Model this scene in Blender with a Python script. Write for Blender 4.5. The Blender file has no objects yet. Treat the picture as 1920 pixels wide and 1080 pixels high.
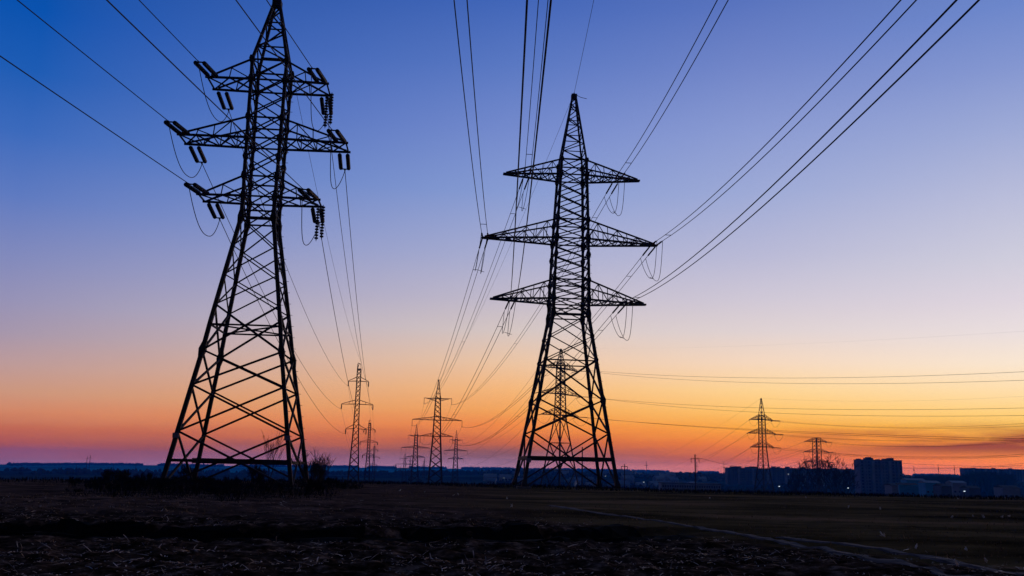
import bpy, math, random
import numpy as np
from mathutils import Vector, Matrix
rad = math.radians
scene = bpy.context.scene
COL = scene.collection
rng = random.Random(7)
nrs = np.random.RandomState(11)

# ------------------------------------------------------------------ camera
FPX, PITCH, ROLL, EYE = 1700.0, 0.19729, 0.022, 1.6
_r = Vector((1, 0, 0)); _f = Vector((0, math.cos(PITCH), math.sin(PITCH))); _u = Vector((0, -math.sin(PITCH), math.cos(PITCH)))
CR = _r*math.cos(ROLL) + _u*math.sin(ROLL)
CU = -_r*math.sin(ROLL) + _u*math.cos(ROLL)
cam_d = bpy.data.cameras.new("camera"); cam = bpy.data.objects.new("camera", cam_d); COL.objects.link(cam)
cam.matrix_world = Matrix(((CR.x, CU.x, -_f.x, 0), (CR.y, CU.y, -_f.y, 0), (CR.z, CU.z, -_f.z, EYE), (0, 0, 0, 1)))
cam_d.sensor_width = 36.0; cam_d.lens = FPX/1920*36; cam_d.clip_start = 0.1; cam_d.clip_end = 40000
scene.camera = cam

def ray(px, py):
    return (_f + CR*((px-960)/FPX) + CU*((540-py)/FPX)).normalized()
def at(px, py, Y):
    "world point seen at a place in the photograph, at depth Y in metres"
    d = ray(px, py); return Vector((0, 0, EYE)) + d*(Y/d.y)

# ------------------------------------------------------------------ sky
SKY_Y = [0, 120, 240, 360, 480, 560, 620, 680, 730, 770, 800, 830, 850, 865, 880]
SKY_L = [(10,82,174),(30,92,180),(60,106,188),(94,122,192),(130,138,188),(150,146,182),(165,150,172),(188,154,154),(202,150,128),(208,134,104),(192,106,88),(162,82,92),(138,80,116),(130,90,132),(138,104,154)]
SKY_C = [(66,102,184),(90,120,194),(116,138,204),(136,156,210),(170,174,208),(194,186,202),(214,198,194),(236,196,162),(244,182,122),(242,162,90),(236,134,72),(196,100,74),(130,84,100),(136,96,124),(152,112,146)]
SKY_M = [(90,116,190),(114,134,200),(138,154,210),(158,170,214),(186,186,214),(208,200,214),(224,210,210),(246,216,190),(254,212,148),(254,196,108),(250,168,70),(240,130,54),(212,104,66),(194,94,84),(212,110,108)]
SKY_R = [(108,134,202),(132,150,208),(158,170,214),(184,188,218),(206,204,220),(222,212,222),(234,222,222),(250,230,208),(255,222,172),(255,210,130),(255,196,88),(255,160,44),(252,144,38),(246,130,50),(242,122,70)]
HAZE_D, HAZE_HALF, HAZE_TOP = 0.00016, 5600.0, 58.0
HAZE_IN = (0.002, 0.018, 0.15)      # light the haze itself sends back, per channel
def lin(c): return [((v/255+0.055)/1.055)**2.4 if v > 10 else v/255/12.92 for v in c]
def N(nt, t, **kw):
    n = nt.nodes.new(t)
    for k, v in kw.items(): setattr(n, k, v)
    return n
def math_node(nt, op, a, b=None, c=None, clamp=False):
    n = N(nt, 'ShaderNodeMath', operation=op, use_clamp=clamp)
    for i, v in enumerate((a, b, c)):
        if v is None: continue
        if isinstance(v, (int, float)): n.inputs[i].default_value = v
        else: nt.links.new(v, n.inputs[i])
    return n.outputs[0]
world = bpy.data.worlds.new("World"); scene.world = world; world.use_nodes = True
nt = world.node_tree; nt.nodes.clear()
tc = N(nt, 'ShaderNodeTexCoord'); sep = N(nt, 'ShaderNodeSeparateXYZ'); nt.links.new(tc.outputs['Generated'], sep.inputs[0])
el = math_node(nt, 'ARCSINE', sep.outputs[2]); az = math_node(nt, 'ARCTAN2', sep.outputs[0], sep.outputs[1])
# faint streaky dusk smoke lying low on the horizon disturbs the elevation lookup a little
mp = N(nt, 'ShaderNodeMapping'); mp.inputs['Scale'].default_value = (5, 5, 42); nt.links.new(tc.outputs['Generated'], mp.inputs[0])
nz = N(nt, 'ShaderNodeTexNoise'); nz.inputs['Scale'].default_value = 1.6; nz.inputs['Detail'].default_value = 5; nz.inputs['Roughness'].default_value = 0.55
nt.links.new(mp.outputs[0], nz.inputs['Vector'])
low = N(nt, 'ShaderNodeMapRange', interpolation_type='SMOOTHSTEP'); nt.links.new(el, low.inputs[0])
for i, v in enumerate((rad(5), rad(0.5), 0, 1)): low.inputs[i+1].default_value = v
wob = math_node(nt, 'MULTIPLY', math_node(nt, 'SUBTRACT', nz.outputs[0], 0.5), low.outputs[0])
el2 = math_node(nt, 'MULTIPLY_ADD', wob, rad(1.3), el)
E0, E1 = rad(-3), rad(42)
fac = N(nt, 'ShaderNodeMapRange'); nt.links.new(el2, fac.inputs[0]); fac.inputs[1].default_value = E0; fac.inputs[2].default_value = E1
def ramp(px, cols, top, gain=1.0):
    n = N(nt, 'ShaderNodeValToRGB'); cr = n.color_ramp; cr.interpolation = 'LINEAR'
    pts = []
    for y, c in zip(SKY_Y, cols):
        e = math.asin(ray(px, y).z); T = math.exp(-HAZE_D*min(HAZE_HALF*1.05, (HAZE_TOP-EYE)/max(1e-4, math.sin(e))))
        pts.append(((e-E0)/(E1-E0), [max(v*0.4, (v-h_*(1-T))/T) for v, h_ in zip(lin(c), HAZE_IN)]))   # the sky itself, seen through the valley air
    pts.sort(key=lambda p: p[0])
    pts = [(0.0, [v*0.5 for v in pts[0][1]])] + pts + [(1.0, lin(top))]
    while len(cr.elements) < len(pts): cr.elements.new(0.5)
    for e, (p, c) in zip(cr.elements, pts): e.position = p
    for i, (p, c) in enumerate(pts): cr.elements[i].position = p; cr.elements[i].color = (*c, 1)
    nt.links.new(fac.outputs[0], n.inputs[0]); return n.outputs[0]
rl, rc, rm, rr = ramp(0, SKY_L, (12,38,88)), ramp(960, SKY_C, (24,46,92)), ramp(1440, SKY_M, (30,54,98)), ramp(1920, SKY_R, (36,60,104))
back = N(nt, 'ShaderNodeValToRGB'); b = back.color_ramp; b.elements[0].position = 0.02; b.elements[0].color = (*lin((50,38,50)), 1)
b.elements[1].position = 1; b.elements[1].color = (*lin((16,22,44)), 1); e_ = b.elements.new(0.25); e_.color = (*lin((36,36,60)), 1)
nt.links.new(fac.outputs[0], back.inputs[0])
def mixc(f, a, c):
    n = N(nt, 'ShaderNodeMix', data_type='RGBA'); nt.links.new(f, n.inputs[0]); nt.links.new(a, n.inputs[6]); nt.links.new(c, n.inputs[7]); return n.outputs[2]
def mr(v, a, c, interp='LINEAR'):
    n = N(nt, 'ShaderNodeMapRange', interpolation_type=interp); nt.links.new(v, n.inputs[0]); n.inputs[1].default_value = a; n.inputs[2].default_value = c; return n.outputs[0]
sky = mixc(mr(az, rad(-29.5), 0), rl, rc)
sky = mixc(mr(az, 0, rad(15.6)), sky, rm)
sky = mixc(mr(az, rad(15.6), rad(29.5)), sky, rr)
away = math_node(nt, 'ABSOLUTE', math_node(nt, 'SUBTRACT', az, rad(24)))
away2 = math_node(nt, 'MINIMUM', away, math_node(nt, 'SUBTRACT', 2*math.pi, away))
sky = mixc(mr(away2, rad(58), rad(120), 'SMOOTHSTEP'), sky, back.outputs[0])
# darker smoke wisps low on the right
mp2 = N(nt, 'ShaderNodeMapping'); mp2.inputs['Scale'].default_value = (7, 7, 60); mp2.inputs['Location'].default_value = (3.1, 1.2, 0.4); nt.links.new(tc.outputs['Generated'], mp2.inputs[0])
nz2 = N(nt, 'ShaderNodeTexNoise'); nz2.inputs['Scale'].default_value = 1.0; nz2.inputs['Detail'].default_value = 6; nt.links.new(mp2.outputs[0], nz2.inputs['Vector'])
sm = mr(nz2.outputs[0], 0.34, 0.60)
band = math_node(nt, 'MULTIPLY', mr(el, rad(1.0), rad(1.8), 'SMOOTHSTEP'), mr(el, rad(3.6), rad(2.2), 'SMOOTHSTEP'))
sm = math_node(nt, 'MULTIPLY', math_node(nt, 'MULTIPLY', sm, band), mr(az, rad(12), rad(26), 'SMOOTHSTEP'))
smf = math_node(nt, 'MULTIPLY', sm, 0.95)
smc = N(nt, 'ShaderNodeRGB'); smc.outputs[0].default_value = (*lin((172,76,36)), 1)
sky = mixc(smf, sky, smc.outputs[0])
bg = N(nt, 'ShaderNodeBackground'); nt.links.new(sky, bg.inputs[0]); bg.inputs[1].default_value = 1.0
wo = N(nt, 'ShaderNodeOutputWorld'); nt.links.new(bg.outputs[0], wo.inputs[0])

# ------------------------------------------------------------------ the last light of the sun, very low on the right
sd = bpy.data.lights.new("sun", 'SUN'); sd.energy = 0.06; sd.angle = rad(3); sd.color = (1.0, 0.55, 0.28)
so = bpy.data.objects.new("sun", sd); COL.objects.link(so)
_az, _el = rad(62), rad(3.0)
so.rotation_euler = Vector((math.sin(_az)*math.cos(_el), math.cos(_az)*math.cos(_el), math.sin(_el))).to_track_quat('Z', 'Y').to_euler()
scene.view_settings.view_transform = 'Standard'; scene.view_settings.look = 'None'
scene.view_settings.exposure = 0; scene.view_settings.gamma = 1; scene.view_settings.use_curve_mapping = False
scene.cycles.max_bounces = 6; scene.cycles.volume_bounces = 2; scene.cycles.use_denoising = True
scene.cycles.transparent_max_bounces = 4

# ------------------------------------------------------------------ materials
def mat(name, col, rough=0.8, col2=None, scale=4.0, metallic=0.0, bump=0.0, bscale=30, spec=0.3, detail=4, lo=0.35, hi=0.65):
    m = bpy.data.materials.new(name); m.use_nodes = True; t = m.node_tree
    p = t.nodes['Principled BSDF']; p.inputs['Roughness'].default_value = rough; p.inputs['Metallic'].default_value = metallic
    p.inputs['Specular IOR Level'].default_value = spec
    p.inputs['Base Color'].default_value = (*col, 1)
    co = N(t, 'ShaderNodeTexCoord')
    if col2:
        n = N(t, 'ShaderNodeTexNoise'); n.inputs['Scale'].default_value = scale; n.inputs['Detail'].default_value = detail
        t.links.new(co.outputs['Object'], n.inputs['Vector'])
        r = N(t, 'ShaderNodeValToRGB'); r.color_ramp.elements[0].color = (*col, 1); r.color_ramp.elements[1].color = (*col2, 1)
        r.color_ramp.elements[0].position = lo; r.color_ramp.elements[1].position = hi
        t.links.new(n.outputs[0], r.inputs[0]); t.links.new(r.outputs[0], p.inputs['Base Color'])
    if bump:
        n2 = N(t, 'ShaderNodeTexNoise'); n2.inputs['Scale'].default_value = bscale; t.links.new(co.outputs['Object'], n2.inputs['Vector'])
        b_ = N(t, 'ShaderNodeBump'); b_.inputs['Strength'].default_value = bump; t.links.new(n2.outputs[0], b_.inputs['Height']); t.links.new(b_.outputs[0], p.inputs['Normal'])
    return m
STEEL = mat('weathered_steel', (0.020,0.016,0.018), 0.65, (0.034,0.024,0.022), 2.0, spec=0.2)
WIRE = mat('aluminium_wire', (0.022,0.018,0.022), 0.6, (0.03,0.024,0.028), 3.0, spec=0.2)
GLASS_INS = mat('insulator_glass', (0.012,0.012,0.014), 0.45, (0.02,0.02,0.022), 8, spec=0.2)
CONC = mat('concrete', (0.10,0.095,0.09), 0.9, (0.16,0.15,0.14), 3, bump=0.3)
PLATE = mat('enamel_plate', (0.16,0.16,0.24), 0.5, (0.22,0.22,0.32), 12)
BARK = mat('bark', (0.022,0.016,0.014), 0.95, (0.04,0.03,0.024), 6)
TWIG = mat('dry_twigs', (0.018,0.013,0.012), 0.95, (0.035,0.024,0.02), 1.5)
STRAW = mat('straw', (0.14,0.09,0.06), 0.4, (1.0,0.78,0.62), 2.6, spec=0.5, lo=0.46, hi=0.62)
DRYGR = mat('dry_grass', (0.10,0.06,0.03), 0.95, (0.42,0.26,0.15), 0.8)
WALLM = mat('panel_wall', (0.10,0.10,0.13), 0.9, (0.15,0.14,0.17), 0.15)
WALLB = mat('grey_brick_wall', (0.15,0.13,0.17), 0.9, (0.22,0.19,0.24), 0.15)
WALLP = mat('pale_panel_wall', (0.22,0.24,0.29), 0.9, (0.30,0.31,0.35), 0.2)
WALLT = mat('blue_sheet_wall', (0.03,0.30,0.52), 0.8, (0.05,0.36,0.60), 0.4)
ROOFM = mat('roof_felt', (0.03,0.028,0.032), 0.9, (0.05,0.045,0.05), 0.5)
ROOFP = mat('pale_sheet_roof', (0.16,0.22,0.28), 0.7, (0.22,0.27,0.32), 0.5)
WIN = mat('window_glass', (0.02,0.025,0.035), 0.15, (0.03,0.035,0.05), 2, spec=0.5)
WOODM = mat('far_tree_mass', (0.012,0.014,0.014), 1.0, (0.028,0.026,0.024), 0.05)
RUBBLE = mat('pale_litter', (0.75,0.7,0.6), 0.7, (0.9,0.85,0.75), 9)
lampm = bpy.data.materials.new('lamp_light'); lampm.use_nodes = True
_p = lampm.node_tree.nodes['Principled BSDF']; _p.inputs['Emission Color'].default_value = (0.75,0.9,1,1); _p.inputs['Emission Strength'].default_value = 1.3

# ------------------------------------------------------------------ mesh helpers
class MB:
    def __init__(s): s.v = []; s.f = []
    def bar(s, p, q, w, h=None, w2=None):
        p = Vector(p); q = Vector(q); d = q-p
        if d.length < 1e-5: return s
        d.normalize(); a = Vector((0,0,1)) if abs(d.z) < 0.95 else Vector((1,0,0))
        x = d.cross(a).normalized(); y = d.cross(x).normalized(); h = h or w; w2 = w2 or w; h2 = h*w2/w
        b = len(s.v)
        for c, ww, hh in ((p, w, h), (q, w2, h2)):
            for i, j in ((-1,-1),(1,-1),(1,1),(-1,1)): s.v.append(tuple(c + x*(i*ww/2) + y*(j*hh/2)))
        s.f += [(b,b+1,b+2,b+3),(b+7,b+6,b+5,b+4)] + [(b+i, b+4+i, b+4+(i+1)%4, b+(i+1)%4) for i in range(4)]
        return s
    def box(s, c, sx, sy, sz, yaw=0):
        cx, cy, cz = c; b = len(s.v); co, si = math.cos(yaw), math.sin(yaw)
        for k in (-1,1):
            for i, j in ((-1,-1),(1,-1),(1,1),(-1,1)):
                x, y = i*sx/2, j*sy/2; s.v.append((cx+x*co-y*si, cy+x*si+y*co, cz+k*sz/2))
        s.f += [(b+3,b+2,b+1,b),(b+4,b+5,b+6,b+7)] + [(b+i, b+(i+1)%4, b+4+(i+1)%4, b+4+i) for i in range(4)]
        return s
    def tube(s, pts, r, n=6, rs=None):
        pts = [Vector(p) for p in pts]; b = len(s.v); m = len(pts); px = None
        for i, p in enumerate(pts):
            d = (pts[min(i+1,m-1)] - pts[max(i-1,0)]).normalized()
            a = px if px is not None else (Vector((0,0,1)) if abs(d.z) < 0.95 else Vector((1,0,0)))
            x = (a - d*a.dot(d)).normalized(); px = x; y = d.cross(x); rr_ = rs[i] if rs else r
            for k in range(n):
                t = 2*math.pi*k/n; s.v.append(tuple(p + x*(math.cos(t)*rr_) + y*(math.sin(t)*rr_)))
        for i in range(m-1):
            for k in range(n):
                s.f.append((b+i*n+k, b+i*n+(k+1)%n, b+(i+1)*n+(k+1)%n, b+(i+1)*n+k))
        s.f.append(tuple(b+k for k in range(n-1,-1,-1))); s.f.append(tuple(b+(m-1)*n+k for k in range(n)))
        return s
    def build(s, name, m, parent=None, loc=None):
        me = bpy.data.meshes.new(name); v = s.v
        if loc is not None: l = Vector(loc); v = [tuple(Vector(p)-l) for p in v]
        me.from_pydata(v, [], s.f); me.materials.append(m); me.update()
        o = bpy.data.objects.new(name, me); COL.objects.link(o)
        if loc is not None: o.location = loc
        if parent is not None: o.parent = parent
        return o
def tag(o, label=None, cat=None, group=None, kind=None):
    if label: o['label'] = label
    if cat: o['category'] = cat
    if group: o['group'] = group
    if kind: o['kind'] = kind
    return o
def empty(name, loc, rz=0):
    o = bpy.data.objects.new(name, None); COL.objects.link(o); o.location = loc; o.rotation_euler = (0,0,rz); o.empty_display_size = 0.5
    return o
def copy_tree(o, parent=None):
    c = o.copy(); COL.objects.link(c)
    if parent is not None: c.parent = parent
    for ch in list(o.children): copy_tree(ch, c)
    return c
def smooth(a, b, x):
    t = np.clip((x-a)/(b-a), 0, 1); return t*t*(3-2*t)
_G = nrs.rand(256, 256)
def vn(x, y):
    x = np.asarray(x, float); y = np.asarray(y, float); xi = np.floor(x).astype(int); yi = np.floor(y).astype(int); fx = x-xi; fy = y-yi
    fx = fx*fx*(3-2*fx); fy = fy*fy*(3-2*fy)
    g = lambda i, j: _G[(xi+i) % 256, (yi+j) % 256]
    return (g(0,0)*(1-fx)+g(1,0)*fx)*(1-fy) + (g(0,1)*(1-fx)+g(1,1)*fx)*fy - 0.5

# ------------------------------------------------------------------ the ground, one sheet out to the horizon
def ditch_y(x): return np.interp(x, [-20,-12,-4,0.5,5,9,14], [20.3,21.0,22.3,23.3,25.6,27.6,30]) + 0.5*vn(x*0.5, 3.0) + 0.25*vn(x*2.2, 7.0)
def ground(x, y, fine=True):
    x = np.asarray(x, float); y = np.asarray(y, float)
    r = np.hypot(x, y) + 1e-6; a = np.arctan2(x, y)
    az_ = np.degrees(a)
    a1 = np.interp(az_, [-40,-29,-12,-3,4,12,20,40], [-0.0150,-0.0135,-0.0085,-0.0050,-0.0020,-0.0015,-0.001,-0.001])
    a2 = np.interp(az_, [-40,-29,-15,0,8,16,29,40], [-0.0065,-0.0062,-0.0024,-0.0004,0.0004,0.0016,0.0030,0.003])
    crest = np.interp(az_, [-40,-29,-22,-12,0,10,20,29,40], [76,76,80,86,93,86,88,98,98])
    z = np.zeros_like(r)
    s = r/crest
    z = z - 1.6*smooth(1.0, 1.5, s) - 7.5*smooth(1.2, 3.0, s) - 5.0*smooth(2.8, 6.5, s) - 3.0*smooth(6, 10, s)
    zv = z.copy()
    z1 = 1.6 + 1700*a1; z2 = 1.6 + 4600*a2
    t1 = smooth(820, 1700, r); t2 = smooth(1700, 2500, r); t3 = smooth(2500, 4600, r); t4 = smooth(4700, 9000, r)
    z = zv*(1-t1) + z1*t1
    z = z*(1-t2) + (z1-22)*t2
    z = z*(1-t3) + z2*t3 - 90*t4
    far = smooth(300, 2500, r)
    z = z + far*(10*vn(x/420+3, y/520+9) + 4*vn(x/150, y/170)) * (1-0.55*smooth(3000, 4600, r))
    mid = 1-smooth(90, 200, r)
    z = z + mid*(0.22*vn(x/14, y/14) + 0.07*vn(x/3.1+5, y/3.1))*smooth(6, 30, r)
    if fine:
        nearf = 1-smooth(34, 60, r); pl = smooth(3, -3, x - (1.2 + (30-y)*0.62))
        z = z + nearf*(0.05+0.09*pl)*vn(x*1.7, y*2.4) + nearf*(0.02+0.05*pl)*vn(x*5.1+9, y*6.3)
        d = y - ditch_y(x); g = np.exp(-(d/0.9)**2)*smooth(16, 8, x)*(1-0.3*vn(x*0.2, 1))
        tr = smooth(-1.9, 0.5, d)*smooth(1.7, 1.0, d)*smooth(6.0, 2.5, x)
        z = z - 0.40*tr + 0.10*np.exp(-((d-2.0)/0.5)**2)*smooth(6.0, 2.5, x)
    return z
def gz(x, y): return float(ground(np.array([x]), np.array([y]), False)[0])
azs = np.concatenate([np.arange(-180, -62, 4.0), np.arange(-62, -36, 0.8), np.arange(-36, 36, 0.2), np.arange(36, 62, 0.8), np.arange(62, 180, 4.0)])
rs_ = [0.8, 2, 3.5]; 
while rs_[-1] < 5300: rs_.append(rs_[-1]*(1.010 if 12 < rs_[-1] < 45 else 1.018 if rs_[-1] < 140 else 1.03))
rs_ = np.array(rs_)
A, Rr = np.meshgrid(np.radians(azs), rs_)
gx, gy = Rr*np.sin(A), Rr*np.cos(A); gzv = ground(gx, gy)
nR, nA = gx.shape
verts = np.stack([gx, gy, gzv], -1).reshape(-1, 3)
i = np.arange(nR-1)[:, None]; j = np.arange(nA)[None, :]; jn = (j+1) % nA
faces = np.stack([i*nA+j, i*nA+jn, (i+1)*nA+jn, (i+1)*nA+j], -1).reshape(-1, 4)[:, ::-1]
me = bpy.data.meshes.new('ground')
verts = np.vstack([verts, [[0, 0, 0]]]); cidx = len(verts)-1
fl = faces.tolist() + [(cidx, (k+1) % nA, k) for k in range(nA)]
me.from_pydata(verts.tolist(), [], fl); me.update()
for p in me.polygons: p.use_smooth = True
go = bpy.data.objects.new('ground', me); COL.objects.link(go); tag(go, kind='structure')
gm = bpy.data.materials.new('field_soil'); gm.use_nodes = True; t = gm.node_tree; P = t.nodes['Principled BSDF']
P.inputs['Roughness'].default_value = 0.95; P.inputs['Specular IOR Level'].default_value = 0.0
co = N(t, 'ShaderNodeTexCoord'); sp = N(t, 'ShaderNodeSeparateXYZ'); t.links.new(co.outputs['Object'], sp.inputs[0])
def nzn(scale, detail=4, vec=None, rough=0.6):
    n = N(t, 'ShaderNodeTexNoise'); n.inputs['Scale'].default_value = scale; n.inputs['Detail'].default_value = detail; n.inputs['Roughness'].default_value = rough
    t.links.new(vec or co.outputs['Object'], n.inputs['Vector']); return n.outputs[0]
def rampn(f, stops):
    r = N(t, 'ShaderNodeValToRGB')
    while len(r.color_ramp.elements) < len(stops): r.color_ramp.elements.new(0.5)
    for k, (p_, c_) in enumerate(stops): r.color_ramp.elements[k].position = p_; r.color_ramp.elements[k].color = (*c_, 1)
    t.links.new(f, r.inputs[0]); return r.outputs[0]
def mrn(v, a, b_, interp='SMOOTHSTEP'):
    n = N(t, 'ShaderNodeMapRange', interpolation_type=interp); t.links.new(v, n.inputs[0]); n.inputs[1].default_value = a; n.inputs[2].default_value = b_; return n.outputs[0]
def mixn(f, a, b_):
    n = N(t, 'ShaderNodeMix', data_type='RGBA'); t.links.new(f, n.inputs[0]); t.links.new(a, n.inputs[6]); t.links.new(b_, n.inputs[7]); return n.outputs[2]
def mth(op, a, b_=None, c_=None):
    n = N(t, 'ShaderNodeMath', operation=op)
    for k, v in enumerate((a, b_, c_)):
        if v is None: continue
        if isinstance(v, (int, float)): n.inputs[k].default_value = v
        else: t.links.new(v, n.inputs[k])
    return n.outputs[0]
soil = rampn(nzn(2.2, 6, rough=0.7), [(0.42, (0.012,0.007,0.005)), (0.54, (0.085,0.05,0.034)), (0.66, (0.28,0.18,0.13))])
mpm = N(t, 'ShaderNodeMapping'); mpm.inputs['Scale'].default_value = (0.35, 1.0, 1); t.links.new(co.outputs['Object'], mpm.inputs[0])
mead = rampn(nzn(0.16, 8, mpm.outputs[0], 0.65), [(0.37, (0.025,0.016,0.008)), (0.46, (0.10,0.066,0.028)), (0.54, (0.19,0.125,0.055)), (0.63, (0.30,0.17,0.09))])
left = rampn(nzn(0.9, 7, mpm.outputs[0], 0.7), [(0.38, (0.04,0.023,0.016)), (0.52, (0.15,0.085,0.06)), (0.66, (0.30,0.17,0.125))])
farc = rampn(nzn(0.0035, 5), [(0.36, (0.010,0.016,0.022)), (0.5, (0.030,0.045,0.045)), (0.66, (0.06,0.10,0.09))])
r_ = mth('SQRT', mth('ADD', mth('MULTIPLY', sp.outputs[0], sp.outputs[0]), mth('MULTIPLY', sp.outputs[1], sp.outputs[1])))
wobx = mth('MULTIPLY_ADD', mth('SUBTRACT', nzn(0.25, 3), 0.5), 6.0, sp.outputs[0])
xe = mth('ADD', wobx, mth('MULTIPLY_ADD', sp.outputs[1], 0.62, -19.8))   # edge of the ploughed strip
c = mixn(mrn(xe, -1.5, 1.5), soil, mead)
leftf = mth('MULTIPLY', mrn(sp.outputs[1], 27, 36), mrn(sp.outputs[0], 4, -6))
c = mixn(leftf, c, left)
c = mixn(mrn(sp.outputs[1], 30, 42), mixn(leftf, c, left), mixn(mrn(sp.outputs[0], -8, 4), left, mead))
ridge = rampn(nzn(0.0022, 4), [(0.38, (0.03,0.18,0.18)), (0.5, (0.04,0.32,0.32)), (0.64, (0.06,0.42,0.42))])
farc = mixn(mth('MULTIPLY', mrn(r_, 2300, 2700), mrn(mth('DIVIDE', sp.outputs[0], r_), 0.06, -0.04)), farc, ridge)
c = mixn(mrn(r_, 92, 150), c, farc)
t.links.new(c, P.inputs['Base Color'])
bp = N(t, 'ShaderNodeBump'); bp.inputs['Strength'].default_value = 0.8; bp.inputs['Distance'].default_value = 0.08
t.links.new(nzn(7, 8, rough=0.75), bp.inputs['Height']); t.links.new(bp.outputs[0], P.inputs['Normal'])
me.materials.append(gm)

# the ditch floor is near-black, the track is bare trodden clay: sheets lying just over the field
def strip(name, xs, cy, wd, m, lift, wob=0.0, seed=0, across=5):
    v = []; f = []; n = len(xs)
    for k in range(n):
        x0, y0 = xs[k], cy[k]
        k2 = min(k+1, n-1); k1 = max(k-1, 0); dx, dy = xs[k2]-xs[k1], cy[k2]-cy[k1]; L_ = math.hypot(dx, dy); nx, ny = -dy/L_, dx/L_
        w_ = wd*(1+wob*float(vn(k*0.23+seed, seed)))
        for q in range(across):
            s_ = (q/(across-1)-0.5)*w_*(1+0.25*float(vn(k*0.9, q*3+seed))); X, Y_ = x0+nx*s_, y0+ny*s_
            v.append((X, Y_, float(ground(np.array([X]), np.array([Y_]))[0]) + (lift if 0 < q < across-1 else -0.03)))
    for k in range(n-1):
        for q in range(across-1): a_ = k*across+q; f.append((a_, a_+1, a_+across+1, a_+across))
    me = bpy.data.meshes.new(name); me.from_pydata(v, [], f); me.materials.append(m)
    o = bpy.data.objects.new(name, me); COL.objects.link(o); tag(o, kind='structure')
    return o
DITCHBLACK = mat('near_black_soil', (0.0012,0.0009,0.0007), 0.95, (0.003,0.002,0.0016), 3, spec=0.05)  # near-black colour for the strip laid along the ditch
CLAY = mat('trodden_clay', (0.07,0.046,0.038), 0.9, (0.16,0.112,0.098), 1.6, bump=0.5, bscale=14)
xs = list(np.arange(-20, 4.4, 0.2)); strip('ditch', xs, [float(ditch_y(np.array([x_]))[()][0]) for x_ in xs], 3.3, DITCHBLACK, 0.06, 0.35, 4, 21)
def gpt(px, py, z=0.0):
    d = ray(px, py); return Vector((0,0,EYE)) + d*((z-EYE)/d.z)
def path(pts, step=0.35):
    P3 = [gpt(*p_) for p_ in pts]; out = []
    for a_, b_ in zip(P3[:-1], P3[1:]):
        n_ = max(2, int((b_-a_).length/step))
        out += [a_.lerp(b_, k/n_) for k in range(n_)]
    xs = [p_.x for p_ in out]; ys = [p_.y for p_ in out]
    ker = np.ones(9)/9; xs2 = np.convolve(np.pad(xs, 4, 'edge'), ker, 'valid'); ys2 = np.convolve(np.pad(ys, 4, 'edge'), ker, 'valid')
    return list(xs2), list(ys2)
for pts, w_ in ((((1030,950),(1120,963),(1200,973),(1300,987),(1380,999),(1440,1009),(1480,1019),(1540,1030),(1620,1044),(1700,1060),(1790,1080),(1900,1104)), 0.42), (((1440,1006),(1520,1014),(1640,1030),(1760,1050),(1880,1072),(1990,1094)), 0.42)):
    a_, b_ = path(pts); strip('dirt_track', a_, b_, w_, CLAY, 0.03, 0.6, w_*10, 5)

# straw and maize stalks left on the ploughed strip
def inplough(x, y): return x < 1.4 + (30.5-y)*0.62 or y < 22 and x < 7
mb = MB(); bigs = MB()
def straw(mb, x, y, L_, w_, tilt):
    z0 = float(ground(np.array([x]), np.array([y]))[0]); a_ = rng.uniform(0, 6.28); b_ = tilt
    d = Vector((math.cos(a_)*math.cos(b_), math.sin(a_)*math.cos(b_), math.sin(b_)))
    p0 = Vector((x, y, z0+0.01)); m_ = p0 + d*L_*0.5 + Vector((rng.uniform(-1,1), rng.uniform(-1,1), rng.uniform(-0.2,1)))*L_*0.04
    mb.bar(p0, m_, w_, w_*0.4); mb.bar(m_, p0 + d*L_ + Vector((0,0,rng.uniform(-0.3,0.3)*L_*0.15)), w_, w_*0.4, w_*0.6)
pts_ = []
for k in range(22000):
    y = 11.5 + 33*rng.random()**1.5; x = rng.uniform(-0.66, 0.66)*y
    if not (x < 1.2 + (30.5-y)*0.62 + rng.gauss(0, 1.0)): continue
    if y > 30 and rng.random() < 0.3: continue
    if abs(y - float(ditch_y(x))) < 1.75 and rng.random() < 0.99: continue
    if vn(x*0.8, y*0.8) < rng.uniform(-0.35, 0.25): continue
    u = rng.random()
    straw(mb, x, y, rng.uniform(0.02, 0.08) if u < 0.86 else rng.uniform(0.08, 0.24), rng.choice((0.006,0.009,0.012,0.02)), abs(rng.gauss(0, 0.28)))
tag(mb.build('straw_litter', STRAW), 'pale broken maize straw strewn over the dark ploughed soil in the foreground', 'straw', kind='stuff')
# standing clumps and dry grass
mb = MB()
def blade(mb, x, y, h, w_, lean=0.5, zf=None):
    z0 = float(ground(np.array([x]), np.array([y]))[0]); a_ = rng.uniform(0, 6.28); l_ = rng.uniform(0, lean)*h
    b = len(mb.v); s_ = Vector((math.cos(a_+1.57), math.sin(a_+1.57), 0))*w_/2; p0 = Vector((x, y, z0-0.02)); m_ = p0 + Vector((math.cos(a_)*l_*0.35, math.sin(a_)*l_*0.35, h*0.6)); q = p0 + Vector((math.cos(a_)*l_, math.sin(a_)*l_, h))
    mb.v += [tuple(p0-s_), tuple(p0+s_), tuple(m_+s_*0.8), tuple(m_-s_*0.8), tuple(q)]
    mb.f += [(b, b+1, b+2, b+3), (b+3, b+2, b+4)]
for k in range(26000):
    y = 16 + 64*rng.random()**1.1; x = rng.uniform(-0.66, 0.66)*y
    pl = x < 1.2 + (30.5-y)*0.62
    if y < 30 and pl and rng.random() < 0.94: continue
    if x > -2 and rng.random() < 0.45: continue
    if vn(x*0.22+4, y*0.22) < rng.uniform(-0.35, 0.2): continue
    for q in range(2): blade(mb, x+rng.gauss(0,.08), y+rng.gauss(0,.08), rng.uniform(0.02, 0.09)*(1.8 if rng.random() < .04 else 1), rng.uniform(0.008, 0.02)*(1+y/60))
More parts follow.
